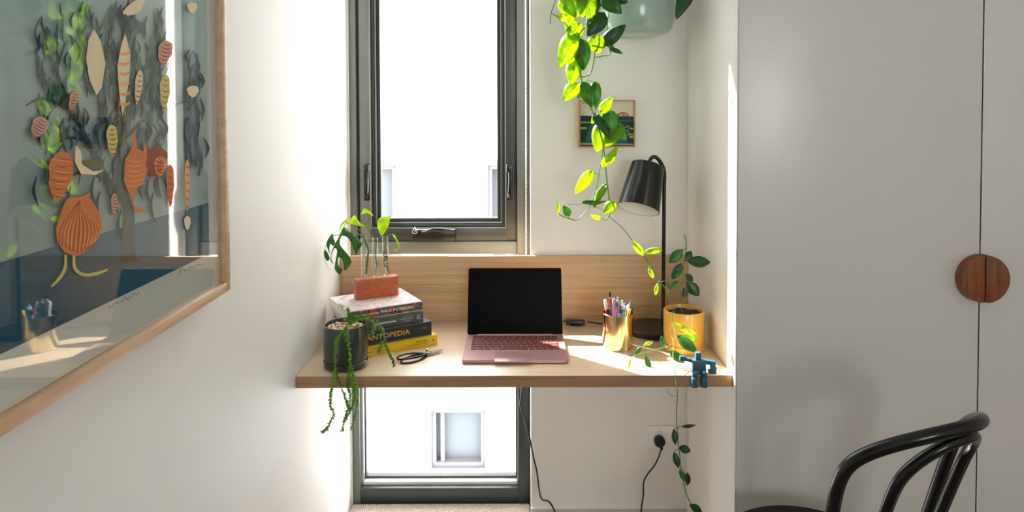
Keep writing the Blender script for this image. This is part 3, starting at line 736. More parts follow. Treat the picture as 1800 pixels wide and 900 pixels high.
# ================================================================== DARK GREEN POT with trailing plant
M_DGREEN = mat('dark_green_glaze', (38, 50, 38), .3, coat=.4, noise=(30, .05))
PC = Vector((-.4865, 2.040, DZ)); PR = .0625; PH = atY(606, 568.5, 2.04).z-DZ
tp_ = root('trailing_cactus_plant', PC, 'trailing green rhipsalis in a dark green glazed pot on the desk edge', 'potted plant')
def pot(parent, ctr, R_, H, m_, sau_h=.017, ms=None):
    g = MB(); z0 = sau_h*.55
    g.lathe([(0, z0), (R_*.90, z0), (R_*.95, z0+.004), (R_*.98, z0+.015), (R_, H*.5), (R_, H-.003), (R_-.0015, H), (R_-.0045, H), (R_-.006, H-.003), (R_-.006, H-.02), (0, H-.021)], m_, ctr, 56); g.build('pot', parent)
    g = MB(); g.lathe([(0, 0), (R_*.90, 0), (R_*.97, .002), (R_*1.0, .008), (R_*1.01, sau_h-.001), (R_*.985, sau_h), (R_*.955, sau_h-.002), (R_*.93, .006), (0, .006)], m_, ctr, 56); g.build('saucer', parent)
pot(tp_, PC, PR, PH, M_DGREEN, .020)
g = MB(); M_PEB = mat('pale_pumice', (214, 196, 170), .9, noise=(200, .3)); M_PEB2 = mat('brown_bark_chip', (150, 104, 66), .9, noise=(200, .3))
for k in range(420):
    a = random.random()*2*PI; rr = math.sqrt(random.random())*(PR-.010); s = random.uniform(.0022, .0046)
    g.sphere(PC+Vector((rr*math.cos(a), rr*math.sin(a), PH-.014+random.random()*.005)), s, M_PEB if random.random() < .7 else M_PEB2, 6, (random.uniform(.7, 1.3), random.uniform(.7, 1.3), random.uniform(.6, 1)))
g.lathe([(0, PH-.012), (PR-.0065, PH-.013)], M_PEB2, PC, 30)
o = g.build('pumice_gravel', tp_, sharp=60); o['kind'] = 'stuff'
L_RH = leafmat('rhipsalis_green', (104, 150, 34), (170, 215, 40), .35)
def c6(L_): return [(510+x/3.333, 500+y/3.333) for x, y in L_]
strands = [
    ([(340, 235), (300, 290), (275, 330), (263, 400), (262, 500), (250, 580), (240, 640), (236, 700), (252, 765), (218, 840), (190, 862)], 1.965, 1.930),
    ([(262, 500), (285, 560), (315, 640), (335, 700), (345, 740)], 1.95, 1.925),
    ([(330, 240), (330, 290), (345, 350), (350, 450), (366, 520), (385, 600), (395, 680), (385, 760), (358, 850)], 1.962, 1.93),
    ([(352, 460), (345, 540), (340, 600), (352, 660), (335, 740), (315, 800), (305, 860)], 1.95, 1.925),
    ([(366, 520), (372, 600), (375, 680), (350, 740), (320, 800)], 1.945, 1.92),
    ([(345, 235), (400, 205), (450, 195), (500, 210), (535, 262), (552, 330), (572, 380), (595, 430), (610, 475)], 2.02, 1.965),
    ([(552, 330), (530, 360), (517, 400)], 1.985, 1.985), ([(470, 200), (488, 245), (485, 290), (470, 300)], 2.0, 1.98),
    ([(350, 245), (356, 200), (345, 165), (335, 145)], 2.03, 2.02), ([(340, 230), (355, 190), (370, 200), (400, 195)], 2.03, 2.03)]
for (pl, Ya, Yb) in strands:
    g = MB(); q = c6(pl); P = [atY(a, b, Ya+(Yb-Ya)*min(1, k/3)) for k, (a, b) in enumerate(q)]
    PP, _ = catmull(P, [1]*len(P), 12); g.tube(PP, [.0011]*len(PP), L_RH, 6)
    for k in range(1, len(PP)-1):
        t = (PP[k+1]-PP[k-1]).normalized()
        for j in range(3):
            a = random.random()*2*PI; o1 = t.orthogonal().normalized(); o2 = t.cross(o1); d_ = (o1*math.cos(a)+o2*math.sin(a))
            e = PP[k]+(d_*.75+t*.55)*random.uniform(.007, .0115); g.tube([PP[k], (PP[k]+e)/2+t*.0008, e], [.0011, .0010, .0003], L_RH, 4, cap=False)
    g.build('strand', tp_, sharp=80)

# ================================================================== SCISSORS
M_BLK = mat('black_iron', (20, 20, 22), .3, metal=.4)
sc_ = root('bonsai_scissors', atZ(740, 628, DZ), 'black handled pruning scissors lying beside the book stack', 'scissors')
def s4(L_, z=DZ+.004): return [atZ(690+x/18, 600+y/18, z) for x, y in L_]
g = MB(); g.tube(s4([(1080, 385), (950, 385), (800, 375), (650, 372), (500, 385), (350, 415), (200, 470), (150, 530), (200, 570), (350, 560), (550, 540), (750, 505), (930, 450), (1060, 410)], DZ+.010), .0030, M_BLK, 8, smooth_path=4); g.build('handle', sc_)
g = MB(); g.tube(s4([(1080, 400), (950, 430), (800, 420), (600, 455), (420, 520), (300, 585), (270, 650), (310, 685), (450, 680), (650, 650), (850, 590), (980, 520), (1090, 440)], DZ+.0034), .0028, M_BLK, 8, smooth_path=4); g.build('handle', sc_)
M_STEEL = mat('scissor_steel', (196, 198, 202), .25, metal=1)
for pl, z_ in (([(1060, 350), (1180, 330), (1400, 290), (1590, 265), (1480, 320), (1300, 365), (1120, 410)], DZ+.0062), ([(1060, 400), (1200, 400), (1400, 350), (1560, 305), (1420, 375), (1200, 440), (1090, 460)], DZ+.0030)):
    g = MB(); P = s4(pl, z_); n = len(P); g.add(P+[p+Vector((0, 0, .0022)) for p in P], [tuple(range(n)), tuple(range(n, 2*n))]+[(k, (k+1) % n, n+(k+1) % n, n+k) for k in range(n)], M_STEEL); g.build('blade', sc_)
g = MB(); p = s4([(1090, 370)], DZ)[0]; g.lathe([(.0045, .003), (.005, .012), (.003, .0135), (0, .0138)], mat('brass_rivet', (200, 170, 110), .3, metal=1), p, 14); g.build('rivet', sc_)

# ================================================================== GOLD CUP and pens
M_GOLD = mat('brushed_brass', (222, 196, 144), .16, metal=1.0, noise=(80, .03), bump=(600, .03))
CC = Vector((.3145, 2.190, DZ)); CR = .0475; CH = atY(1085, 549, 2.19).z-DZ
g = MB(); g.lathe([(0, 0), (CR-.003, 0), (CR-.0006, .001), (CR, .004), (CR, CH-.0006), (CR-.0007, CH), (CR-.002, CH-.0006), (CR-.002, .004), (0, .003)], M_GOLD, CC, 64)
o = g.build('pen_cup'); tag(o, 'brushed brass cylindrical cup full of pens right of the laptop', 'cup')
penc = {'red': (176, 30, 34), 'blue': (70, 105, 150), 'steel': (128, 150, 172), 'navy': (34, 44, 78), 'white': (222, 226, 230), 'green': (28, 130, 96), 'black': (18, 18, 20), 'yellow': (232, 190, 30), 'clear': (206, 220, 222), 'purple': (110, 110, 160)}
def pm(n): return mat('pen_'+n, penc[n], .3, coat=.3)
pens = [ # top px, dY, body, end, r, label
    ((1063.5, 527), -.015, 'clear', 'clear', .0046, 'clear barrelled pen at the left edge of the brass cup', 0),
    ((1072, 513.5), .0, 'red', 'black', .0036, 'red pencil with a black end, tallest in the brass cup', 1),
    ((1079, 525), .02, 'purple', 'steel', .0048, 'greyish purple pen just right of the tall red pencil', 0),
    ((1086, 522), .015, 'blue', 'steel', .0045, 'blue click pen, second tallest in the brass cup', 2),
    ((1093.5, 527), .01, 'navy', 'white', .0042, 'navy pen with a white top right of the blue click pen', 2),
    ((1109, 528), .01, 'blue', 'blue', .0042, 'blue click pen at the right back of the brass cup', 2),
    ((1112, 540), .0, 'navy', 'navy', .0050, 'short navy pen at the far right rim of the brass cup', 0),
    ((1107, 543), -.030, 'yellow', 'yellow', .0042, 'yellow pencil at the right front of the brass cup', 3),
    ((1069, 534), -.012, 'green', 'green', .0042, 'green pen beside the clear pen in the brass cup', 2),
    ((1061.5, 545), -.025, 'red', 'red', .0040, 'short red pen at the left rim of the brass cup', 0),
    ((1069, 543), -.030, 'black', 'black', .0052, 'thick black marker at the left front of the brass cup', 0),
    ((1084, 540), -.034, 'steel', 'red', .0040, 'steel blue pen with a red collar at the cup front', 2),
    ((1091.5, 540), -.036, 'white', 'black', .0042, 'white and black pen at the front of the brass cup', 2),
    ((1099, 538), -.030, 'white', 'steel', .0052, 'fat white pen standing right of centre at the front of the cup', 2),
    ((1104.5, 536), .004, 'red', 'white', .0038, 'red pen mostly hidden behind the yellow pencil', 0),
    ((1098, 532), .015, 'steel', 'purple', .0042, 'steel blue pen behind the fat white pen', 2)]
for (tpx, dY, body, end, r_, lab, sty) in pens:
    T = atY(tpx[0], tpx[1], CC.y+dY)
    off = Vector((T.x-CC.x, T.y-CC.y, 0)); lim = CR-.002-r_-.001
    B = CC+Vector((off.x*.45, off.y*.45, .0045+r_)); 
    # keep the pen inside the rim
    d_ = T-B; tz = (CH-(B.z-DZ))/d_.z if d_.z > 0 else 1
    rim = B+d_*min(tz, 1); ro = Vector((rim.x-CC.x, rim.y-CC.y, 0))
    if ro.length > lim:
        sft = ro*(1-lim/ro.length); T = T-sft; B = B-sft*.4
    if T.z < B.z+.09: B.z = B.z
    r = root('pencil' if sty in (1, 3) else 'pen', B, lab, 'pencil' if sty in (1, 3) else 'pen', 'pens in the brass cup')
    ax_ = (T-B).normalized(); L_ = (T-B).length; q = ax_.to_track_quat('Z', 'Y').to_matrix()
    g = MB(); cut = L_-.018; nn = 6 if sty == 3 else 14
    g.lathe([(0, -.004), (r_*.4, 0), (r_, .012), (r_, cut), (0, cut)], pm(body), B, nn, q); g.build('barrel', r)
    g = MB()
    if sty == 1: g.lathe([(r_*1.02, cut), (r_*1.02, cut+.002), (r_, cut+.0021), (r_, L_-.001), (r_*.8, L_), (0, L_)], pm('white'), B, 14, q, mats=[pm('white'), pm('white'), pm('black'), pm('black'), pm('black')])
    elif sty == 2: g.lathe([(r_*1.04, cut), (r_*1.0, cut+.008), (r_*.7, cut+.010), (r_*.55, cut+.0101), (r_*.55, L_-.001), (0, L_)], pm(end), B, 14, q)
    else: g.lathe([(r_*1.03, cut), (r_*1.03, L_-.003), (r_*.8, L_), (0, L_+.0005)], pm(end), B, nn, q)
    g.build('cap' if sty in (0, 2) else 'eraser', r)
    if sty in (0, 2):
        g = MB(); n_ = q @ Vector((math.cos(1), math.sin(1), 0)); n_ = (Vector((0, -1, 0))-ax_*ax_.dot(Vector((0, -1, 0)))).normalized()
        g.tube([B+ax_*(cut+.006)+n_*r_, B+ax_*(cut+.007)+n_*(r_+.0022), B+ax_*(cut-.018)+n_*(r_+.0016), B+ax_*(cut-.024)+n_*(r_+.0004)], .0009, pm(end if end != 'red' else 'steel'), 6); g.build('clip', r)

# ================================================================== DESK LAMP
M_LB = mat('black_lamp_metal', (8, 10, 11), .28, spec=.35, coat=.15, coat_rough=.15); M_LI = mat('white_lamp_inside', (226, 228, 220), .6)
LC = Vector((.452, 2.335, DZ)); lamp = root('desk_lamp', LC, 'black metal desk lamp with tilted shade and round base', 'lamp')
g = MB(); g.lathe([(0, .004), (.082, .004), (.088, .006), (.09, .012), (.09, .018), (.088, .0205), (0, .0210)], M_LB, LC, 64)
for a in range(4): g.lathe([(0, 0), (.006, 0), (.006, .005)], mat('clear_rubber', (120, 110, 100), .5), LC+Vector((.07*math.cos(a*PI/2+.8), .07*math.sin(a*PI/2+.8), 0)), 10)
g.build('base', lamp)
YP = 2.345; p0 = atY(1165.5, 560, YP); px_ = p0.x
up_ = [Vector((px_, YP, DZ+.019)), atY(1166.5, 480, YP), atY(1167, 400, YP), atY(1168, 330, YP), atY(1168, 310, YP), atY(1166.5, 297, YP), atY(1161.5, 286, YP), atY(1155, 278, YP), atY(1149.5, 275.5, YP), atY(1144.5, 278.5, YP), atY(1141.5, 285, YP), atY(1139.5, 292, YP)]
for k in range(3): up_[k+1].x = px_+(up_[4].x-px_)*(k+1)/4
g = MB(); g.tube(up_, .0062, M_LB, 14, smooth_path=5); g.build('pole', lamp)
axd = Vector((-.26, -.36, -.89)).normalized(); q = axd.to_track_quat('Z', 'Y').to_matrix(); ST = atY(1138.5, 291, YP); SLn = .151; r0, r1 = .0545, .0675
g = MB(); g.lathe([(.0, .001), (r0-.002, .001), (r0, .003), (r1, SLn), (r1-.0014, SLn+.0005), (r1-.0024, SLn), (r0-.003, .006), (0, .006)], M_LB, ST, 64, q, mats=[M_LB, M_LB, M_LB, M_LB, M_LB, M_LI, M_LI]); g.build('lamp_shade', lamp)
g = MB(); g.lathe([(0, .006), (.018, .006), (.018, .04), (.014, .045), (0, .046)], M_LI, ST, 20, q); g.build('socket', lamp)
g = MB(); g.lathe([(.012, .045), (.016, .06), (.026, .085), (.028, .1), (.02, .118), (0, .124)], mat('frosted_bulb', (232, 232, 226), .4), ST, 24, q); g.build('bulb', lamp)
g = MB()
cz = DZ+.0035; cord = [LC+Vector((-.09, .04, .006)), LC+Vector((-.11, .055, .004)), atZ(1040, 567, cz+.006), atZ(1032, 566.5, cz+.006)]
g.tube([Vector(p) for p in cord], .0025, M_BLACK, 8, smooth_path=5)
swa, swb = atZ(1028, 567, cz+.006), atZ(995, 565.5, cz+.008)
g.tube([swb, atZ(985, 564, cz+.006), Vector((.12, 2.43, cz)), Vector((GX+.02, GY, cz)), Vector((GX, GY, cz))], .0025, M_BLACK, 8, smooth_path=5)
g.build('cord', lamp)
g = MB(); cen = (swa+swb)/2; d_ = swa-swb; g.box(Vector((cen.x, cen.y, DZ+.011)), (d_.length, .024, .016), M_BLACK, Matrix.Rotation(math.atan2(d_.y, d_.x), 4, 'Z'), .004, 3)
g.box(Vector((cen.x+.002, cen.y, DZ+.0035)), (d_.length*.6, .020, .007), M_BLACK, Matrix.Rotation(math.atan2(d_.y, d_.x), 4, 'Z'), .002); g.build('switch', lamp)

# cable below the desk, plug and socket
so_ = root('wall_socket', atY(1173, 767, YB), 'white double wall socket low on the wall under the desk', 'socket')
a = atY(1140, 786, YB); b = atY(1207, 747, YB)
g = MB(); g.box(((a.x+b.x)/2, YB-.005, (a.z+b.z)/2), (b.x-a.x, .010, b.z-a.z), M_WHITE, bevel=.003); g.build('face_plate', so_)
for px in (1157, 1189):
    g = MB(); p = atY(px, 757, YB); g.box((p.x, YB-.011, p.z), (.016, .005, .012), M_WHITE, bevel=.0015)
    if px == 1157: g.box((p.x, YB-.0137, p.z+.003), (.005, .0008, .0025), mat('orange_switch_mark', (226, 110, 70), .5))
    g.build('switch', so_)
g = MB(); p = atY(1189, 775, YB)
for (dx, an) in ((-.006, .5), (.006, -.5)): g.box((p.x+dx, YB-.0102, p.z), (.0015, .0006, .007), M_GAP, Matrix.Rotation(an, 4, 'Y'))
g.box((p.x, YB-.0102, p.z-.008), (.0015, .0006, .006), M_GAP); g.build('socket_hole', so_)
cb = root('power_cable', (.1, 2.42, 0), 'black power cable hanging under the desk and plugged into the socket', 'cable')
g = MB(); kp_ = [Vector((GX, GY, DZ-.034)), atY(917, 690, 2.42), atY(914, 708, 2.42), atY(922, 735, 2.42), atY(930, 765, 2.42), atY(938, 805, 2.42), atY(944, 830, 2.42), atY(948, 862, 2.42), atY(953, 878, 2.41), atY(970, 888, 2.38), Vector((.18, 2.35, .0235)), Vector((.26, 2.28, .0235)), Vector((.33, 2.20, .0235)), Vector((.40, 2.30, .0235)), Vector((.425, 2.40, .028)), atY(1127, 898, 2.45), atY(1131, 870, 2.45), atY(1131.5, 848, 2.45), atY(1138, 834, 2.45), atY(1150, 819, 2.45), atY(1158, 803, 2.45), atY(1162.5, 789, 2.455)]
g.tube(kp_, .0026, M_BLACK, 8, smooth_path=6); g.build('cord', cb)
g = MB(); p = atY(1159, 775, YB-.02); g.lathe([(.0185, 0), (.0195, .004), (.0195, .018), (.016, .024), (0, .025)], M_BLACK, (p.x, YB-.0125, p.z), 28, Matrix(((1, 0, 0), (0, 0, -1), (0, 1, 0))))
g.tube([Vector((p.x+.004, YB-.026, p.z-.012)), Vector((p.x+.007, YB-.028, p.z-.028))], [.008, .0045], M_BLACK, 10); g.build('plug', cb)

# ================================================================== YELLOW POT with hoya
M_YEL = mat('mustard_glaze', (212, 156, 60), .32, coat=.4, noise=(20, .04)); M_SOIL = mat('dark_potting_soil', (44, 32, 24), .95, noise=(200, .5), bump=(300, 1.0))
YC = Vector((.513, 2.168, DZ)); YRd = .0615; YH = atY(1202, 543.5, 2.168).z-DZ
hp = root('hoya_plant', YC, 'leafy hoya with long runners in a mustard yellow pot', 'potted plant')
pot(hp, YC, YRd, YH, M_YEL, .022)
g = MB(); g.lathe([(0, YH-.012), (YRd*.5, YH-.010), (YRd-.0062, YH-.014)], M_SOIL, YC, 30)
for k in range(160):
    a = random.random()*2*PI; rr = math.sqrt(random.random())*(YRd-.012); g.sphere(YC+Vector((rr*math.cos(a), rr*math.sin(a), YH-.012)), random.uniform(.002, .004), M_SOIL, 6)
o = g.build('soil', hp); o['kind'] = 'stuff'
yc_ = YC.y
P_ = lambda L_, Y: [atY(a, b, Y) for a, b in L_]
def PY(L_): return [atY(a, b, y) for a, b, y in L_]
st = [(PY([(1199, 552, yc_), (1198, 530, yc_), (1200, 500, yc_), (1203, 460, yc_), (1206, 435, yc_), (1205, 420, yc_), (1203, 413, yc_)]), .0016),
      (PY([(1186, 553, yc_-.02), (1175, 517, 2.14), (1162, 497, 2.14), (1150, 478, 2.15), (1135, 455, 2.16), (1113, 425, 2.18), (1095, 402, 2.2), (1077, 386, 2.2)]), .0014),
      (PY([(1186, 553, yc_-.02), (1183.5, 548, yc_-.066), (1182, 560, 2.098), (1181, 590, 2.09), (1184, 603, 2.06), (1183, 625, 2.0), (1186, 650, 1.955), (1188, 672, 1.942), (1191, 692, 1.94), (1189, 730, 1.94), (1192, 770, 1.94), (1197, 820, 1.94), (1204, 860, 1.94), (1214, 885, 1.94), (1222, 900, 1.94)]), .0013),
      (PY([(1184, 603, 2.06), (1175, 608, 2.05), (1160, 613, 2.04), (1135, 620, 2.03), (1120, 624, 2.02), (1110, 629, 2.02)]), .0013),
      (PY([(1184, 603, 2.06), (1190, 594, 2.06), (1189, 588, 2.06), (1183, 575, 2.08), (1182, 568, 2.09)]), .0011),
      (PY([(1172, 684, 1.94), (1178, 694, 1.94), (1190, 697, 1.94)]), .0007)]
hl = [ # base, tip, w px, Y, dY, mat, side
    ((1201, 438), (1176, 462), 18, yc_, -.01, L_GREEN, 1), ((1205, 460), (1215, 441), 14, yc_, .01, L_SHADE, -1), ((1208, 459), (1249, 461), 20, yc_, -.02, L_SHADE, 1),
    ((1199, 463), (1181, 491), 17, yc_, -.01, L_SHADE, -1), ((1200, 474), (1186, 487), 8, yc_-.01, -.01, L_GREEN, 1), ((1205, 482), (1218, 494), 12, yc_, .01, L_SHADE, 1), ((1207, 495), (1229, 520), 20, yc_, -.01, L_SHADE, -1),
    ((1192, 493), (1180, 508), 10, yc_, -.01, L_GREEN, 1), ((1203, 505), (1203, 524), 11, yc_, -.01, L_SHADE, 1),
    ((1132, 450), (1111, 423), 13, 2.16, -.005, L_YEL, 1), ((1132, 443), (1165, 439), 12, 2.16, -.01, L_YEL, -1), ((1140, 470), (1149, 490), 9, 2.15, -.01, L_YEL, 1), ((1156, 498), (1152, 519), 8, 2.14, -.005, L_YEL, -1), ((1170, 494), (1180, 510), 6, 2.14, -.01, L_GREEN, 1),
    ((1182, 566), (1228, 589), 9, 2.09, -.02, L_YEL, 1), ((1191, 588), (1229, 598), 12, 2.06, -.01, L_YEL, -1), ((1190, 590), (1225, 619), 20, 2.06, -.04, L_GREEN, 1), ((1166, 609), (1163, 590), 9, 2.04, .0, L_GREEN, -1),
    ((1131, 607), (1148, 601), 7, 2.03, .0, L_YEL, 1), ((1117, 623), (1127, 610), 8, 2.02, .0, L_GREEN, -1), ((1109, 629), (1105, 649), 4.5, 2.02, -.01, L_YEL, 1), ((1134, 625), (1144, 652), 10, 2.03, -.01, L_GREEN, -1), ((1176, 616), (1204, 638), 16, 2.035, -.02, L_GREEN, 1),
    ((1197, 750), (1223, 747), 6, 1.94, -.01, L_SHADE, 1), ((1185, 753), (1187, 782), 11, 1.94, -.01, L_SHADE, -1), ((1193, 786), (1214, 793), 14, 1.94, -.01, L_SHADE, 1), ((1185, 794), (1193, 823), 12, 1.94, -.01, L_SHADE, 1), ((1195, 824), (1204, 846), 10, 1.94, -.01, L_GREEN, -1), ((1209, 853), (1208, 830), 11, 1.94, -.01, L_SHADE, 1), ((1212, 887), (1234, 900), 13, 1.94, -.01, L_SHADE, 1)]
stems_obj(hp, st, [atY(l[0][0], l[0][1], l[3]) for l in hl], M_STEMG)
for (b, t, w, Y, dY, m_, sd) in hl: add_leaf(hp, b, t, w, Y, dY, m_, 'oval', .45, sd, .08, .3)

# ================================================================== HANGING PLANTER
HC = Vector(((1118-905)/1263*2.38, 2.358, 0)); HZ = atY(1119, 57, 2.25).z; HR = .119
hg = root('hanging_pothos', Vector((HC.x, HC.y, HZ)), 'lime green pothos spilling from a pale green hanging planter', 'hanging plant')
M_SAGE = mat('pale_sage_glaze', (150, 172, 162), .28, coat=.5, noise=(10, .04))
o_ = Vector((HC.x, HC.y, HZ)); g = MB()
g.lathe([(0, 0), (HR*.62, 0), (HR*.80, .006), (HR*.93, .022), (HR*1.0, .05), (HR*1.0, .145), (HR*.985, .150), (HR*.95, .147), (HR*.95, .12), (0, .12)], M_SAGE, o_, 64); g.build('planter', hg)
g = MB(); g.lathe([(0, .126), (HR*.94, .121)], M_SOIL, o_, 30); g.build('soil', hg)
g = MB()
for a in (0.5, 2.6, 4.7): g.tube([o_+Vector((HR*.97*math.cos(a), HR*.97*math.sin(a), .145)), Vector((HC.x, HC.y, HZ+.75))], .0014, mat('cotton_cord', (216, 206, 186), .9), 6)
g.tube([Vector((HC.x, HC.y, HZ+.75)), Vector((HC.x, HC.y, CE))], .0018, mat('cotton_cord', (216, 206, 186), .9), 6); g.build('hanging_cord', hg)
F_ = 2.09   # front plane of the foliage
F_ = 2.165
lipz = HZ+.15
def lip(px): p = atY(px, 20, F_); return [Vector((HC.x+(p.x-HC.x)*.5, HC.y-.03, HZ+.13)), Vector((HC.x+(p.x-HC.x)*.78, F_-.03, lipz+.02))]
Lp = lip(1050)
Lip = [o_+Vector((-.05, -.04, .125)), o_+Vector((-.09, -.075, .172)), o_+Vector((-.103, -.098, .15))]
st = [(Lip+PY([(1060, -20, 2.20), (1050, 22, 2.18), (1040, 38, F_), (1022, 55, F_), (1015, 70, F_), (1018, 100, F_), (1022, 140, F_), (1027, 165, F_), (1045, 205, F_), (1055, 235, F_), (1062, 270, F_), (1066, 310, F_), (1070, 345, F_), (1073, 372, F_), (1064, 388, F_)]), .0022),
      (Lip+PY([(1050, -20, 2.20), (1047, 20, 2.18), (1047, 75, F_), (1044, 105, F_), (1038, 128, F_), (1025, 135, F_), (1008, 133, F_)]), .0020),
      (Lip+PY([(1078, -15, 2.22), (1068, 35, 2.19), (1069, 70, 2.17), (1072, 95, F_), (1060, 98, F_), (1045, 101, F_)]), .0017),
      (Lip+PY([(1010, -25, 2.19), (985, -15, F_), (975, 5, F_), (969, 23, F_), (967, 42, F_)]), .0014),
      (PY([(969, 23, F_), (990, 38, F_), (1003, 53, F_), (1015, 69, F_)]), .0014),
      (PY([(1060, 262, F_), (1054, 300, F_), (1046, 340, F_), (1035, 366, F_), (1015, 386, F_), (1000, 384, F_), (985, 378, F_), (980, 371, F_)]), .0015),
      (PY([(1046, 345, F_), (1025, 358, F_), (998, 359, F_)]), .0008),
      (PY([(1030, 356, F_), (1060, 370, F_), (1076, 385, 2.17), (1095, 402, 2.2)]), .0009),
      (PY([(1038, 130, F_), (1027, 150, F_), (1018, 172, F_)]), .0010)]
pl = [
    ((1003, -8), (1014, 32), 34, 'P', 1), ((988, 2), (1008, 30), 22, 'P', -1), ((1030, -12), (1040, 36), 26, 'P', 1), ((1020, -6), (1024, 32), 18, 'P', -1), ((998, 33), (977, 27), 12, 'P', 1), ((1004, 18), (995, 56), 15, 'P', -1),
    ((1018, 44), (997, 68), 26, 'P', 1), ((1011, 62), (982, 119), 30, 'P', -1), ((1016, 78), (998, 114), 18, 'P', 1), ((1021, 74), (1026, 124), 26, 'G', 1), ((1011, 110), (1003, 149), 24, 'P', -1), ((1014, 104), (1017, 131), 12, 'P', 1),
    ((1013, 149), (990, 178), 22, 'P', 1), ((1060, 27), (1032, 64), 26, 'D', 1), ((1063, 75), (1100, 43), 21, 'D', -1), ((1066, 74), (1079, 84), 9, 'G', 1), ((1074, 86), (1095, 95), 7, 'G', -1), ((1044, 66), (1053, 94), 26, 'P', 1), ((1061, 81), (1040, 81), 7, 'G', 1),
    ((1062, -4), (1093, 24), 24, 'G', 1), ((1052, -10), (1047, 24), 15, 'D', -1), ((1068, -12), (1104, 5), 22, 'D', 1), ((1040, 18), (1032, 48), 8, 'G', 1),
    ((1025, 148), (1041, 189), 20, 'G', -1), ((1046, 148), (1048, 192), 17, 'G', 1), ((1058, 196), (1076, 170), 16, 'P', 1), ((1069, 198), (1074, 249), 27, 'G', 1), ((1046, 203), (1072, 246), 14, 'D', -1), ((1049, 202), (1040, 218), 9, 'P', 1),
    ((1060, 220), (1049, 268), 27, 'P', -1), ((1060, 250), (1098, 226), 22, 'P', 1), ((1084, 220), (1101, 247), 16, 'G', -1), ((1061, 290), (1086, 256), 13, 'P', 1), ((1038, 304), (1010, 341), 17, 'P', -1), ((1063, 327), (1044, 366), 12, 'P', 1),
    ((1027, 356), (1066, 353), 7, 'G', 1), ((1079, 358), (1061, 375), 17, 'P', -1), ((1000, 378), (990, 361), 12, 'G', 1), ((981, 375), (979, 352), 5, 'P', 1), ((1054, 384), (1037, 377), 7, 'P', -1), ((1017, 172), (1020, 158), 6, 'G', 1)]
rnd = random.Random(3)
lm = {'P': L_POTH, 'G': L_GREEN, 'D': L_SHADE}; LV = []  # tone chosen per leaf, so sun and shade sit in the colour
for (b, t, w, mm, sd) in pl: LV.append((b, t, w*1.22, F_+rnd.uniform(-.018, .012), rnd.uniform(-.018, .006), lm[mm], sd))
stems_obj(hg, st, [atY(l[0][0], l[0][1], l[3]) for l in LV], M_STEMG)
for (b, t, w, Y, dY, m_, sd) in LV: add_leaf(hg, b, t, w, Y, dY, m_, 'heart', .75, sd, .12, .28)
add_leaf(hg, (1214, -28), (1188, 35), 30, 2.2, -.03, L_SHADE, 'heart', .6, 1, .1, .2)
g = MB(); g.tube([o_+Vector((.05, 0, .12)), o_+Vector((.10, -.02, .20)), atY(1212, -60, 2.2), atY(1214, -28, 2.2)], .0015, M_STEMG, 6, smooth_path=4); g.build('stem', hg)

# ================================================================== TOY ROBOT
M_TEAL = mat('teal_painted_wood', (36, 86, 108), .45, noise=(120, .08)); M_TEALL = mat('worn_teal_edge', (110, 158, 172), .5)
tb = root('toy_robot', atY(1228, 661, 1.965), 'small teal wooden block robot sitting on the desk front edge', 'toy')
ROOTLOC[tb.name] = Vector(tb.location)
YT_ = 1.972
def pb_(g, x0, y0, x1, y1, Y, dep, rot=0, m_=M_TEAL, bev=.0012):
    a = atY(x0, y1, Y); b = atY(x1, y0, Y); g.box(((a.x+b.x)/2, Y, (a.z+b.z)/2), (b.x-a.x, dep, b.z-a.z), m_, Matrix.Rotation(rot, 4, 'Y'), bev)
def t9(x, y): return 1185+x/10, 600+y/10
def tbx(name, x0, y0, x1, y1, Y, dep, rot=0):
    g = MB(); p, q_ = t9(x0, y0), t9(x1, y1); pb_(g, p[0], p[1], q_[0], q_[1], Y, dep, rot); g.build(name, tb)
def tcyl(g, x0, y0, x1, y1, Y, r):
    p, q_ = t9(x0, y0), t9(x1, y1); g.tube([atY(p[0], p[1], Y), atY(q_[0], q_[1], Y)], r, M_BLACK, 8)
tbx('head', 372, 190, 465, 325, YT_, .015)
tbx('torso', 308, 318, 548, 500, YT_, .020)
tbx('hips', 315, 500, 555, 560, YT_-.002, .022)
for (x0, x1) in ((308, 405), (478, 572)):
    tbx('thigh', x0+4, 520, x1-4, 640, YT_-.019, .022); tbx('leg', x0, 640, x1, 805, 1.944, .014)
g = MB()
for (x0, y0, x1, y1) in ((345, 560, 350, 620), (515, 560, 520, 620), (360, 720, 360, 750), (522, 720, 522, 750)): tcyl(g, x0, y0, x1, y1, 1.937, .0008)
g.build('elastic', tb)
g = MB(); 
def limb(name, pts, wz, Y):
    for (x0, y0, x1, y1) in pts:
        g = MB(); a = atY(*t9(x0, y0), Y); b = atY(*t9(x1, y1), Y); d_ = b-a; g.box((a+b)/2, (d_.length, .012, wz), M_TEAL, Matrix.Rotation(-math.atan2(d_.z, d_.x), 4, 'Y'), .001); g.build(name, tb)
limb('arm', [(185, 310, 312, 335)], .0085, YT_); limb('hand', [(98, 290, 200, 302)], .012, YT_-.002)
limb('arm', [(540, 358, 720, 385)], .0115, YT_); tbx('forearm', 632, 395, 720, 450, YT_-.002, .012); tbx('hand', 632, 440, 735, 555, YT_-.004, .016)
tbx('finger', 598, 490, 650, 555, YT_-.006, .010)

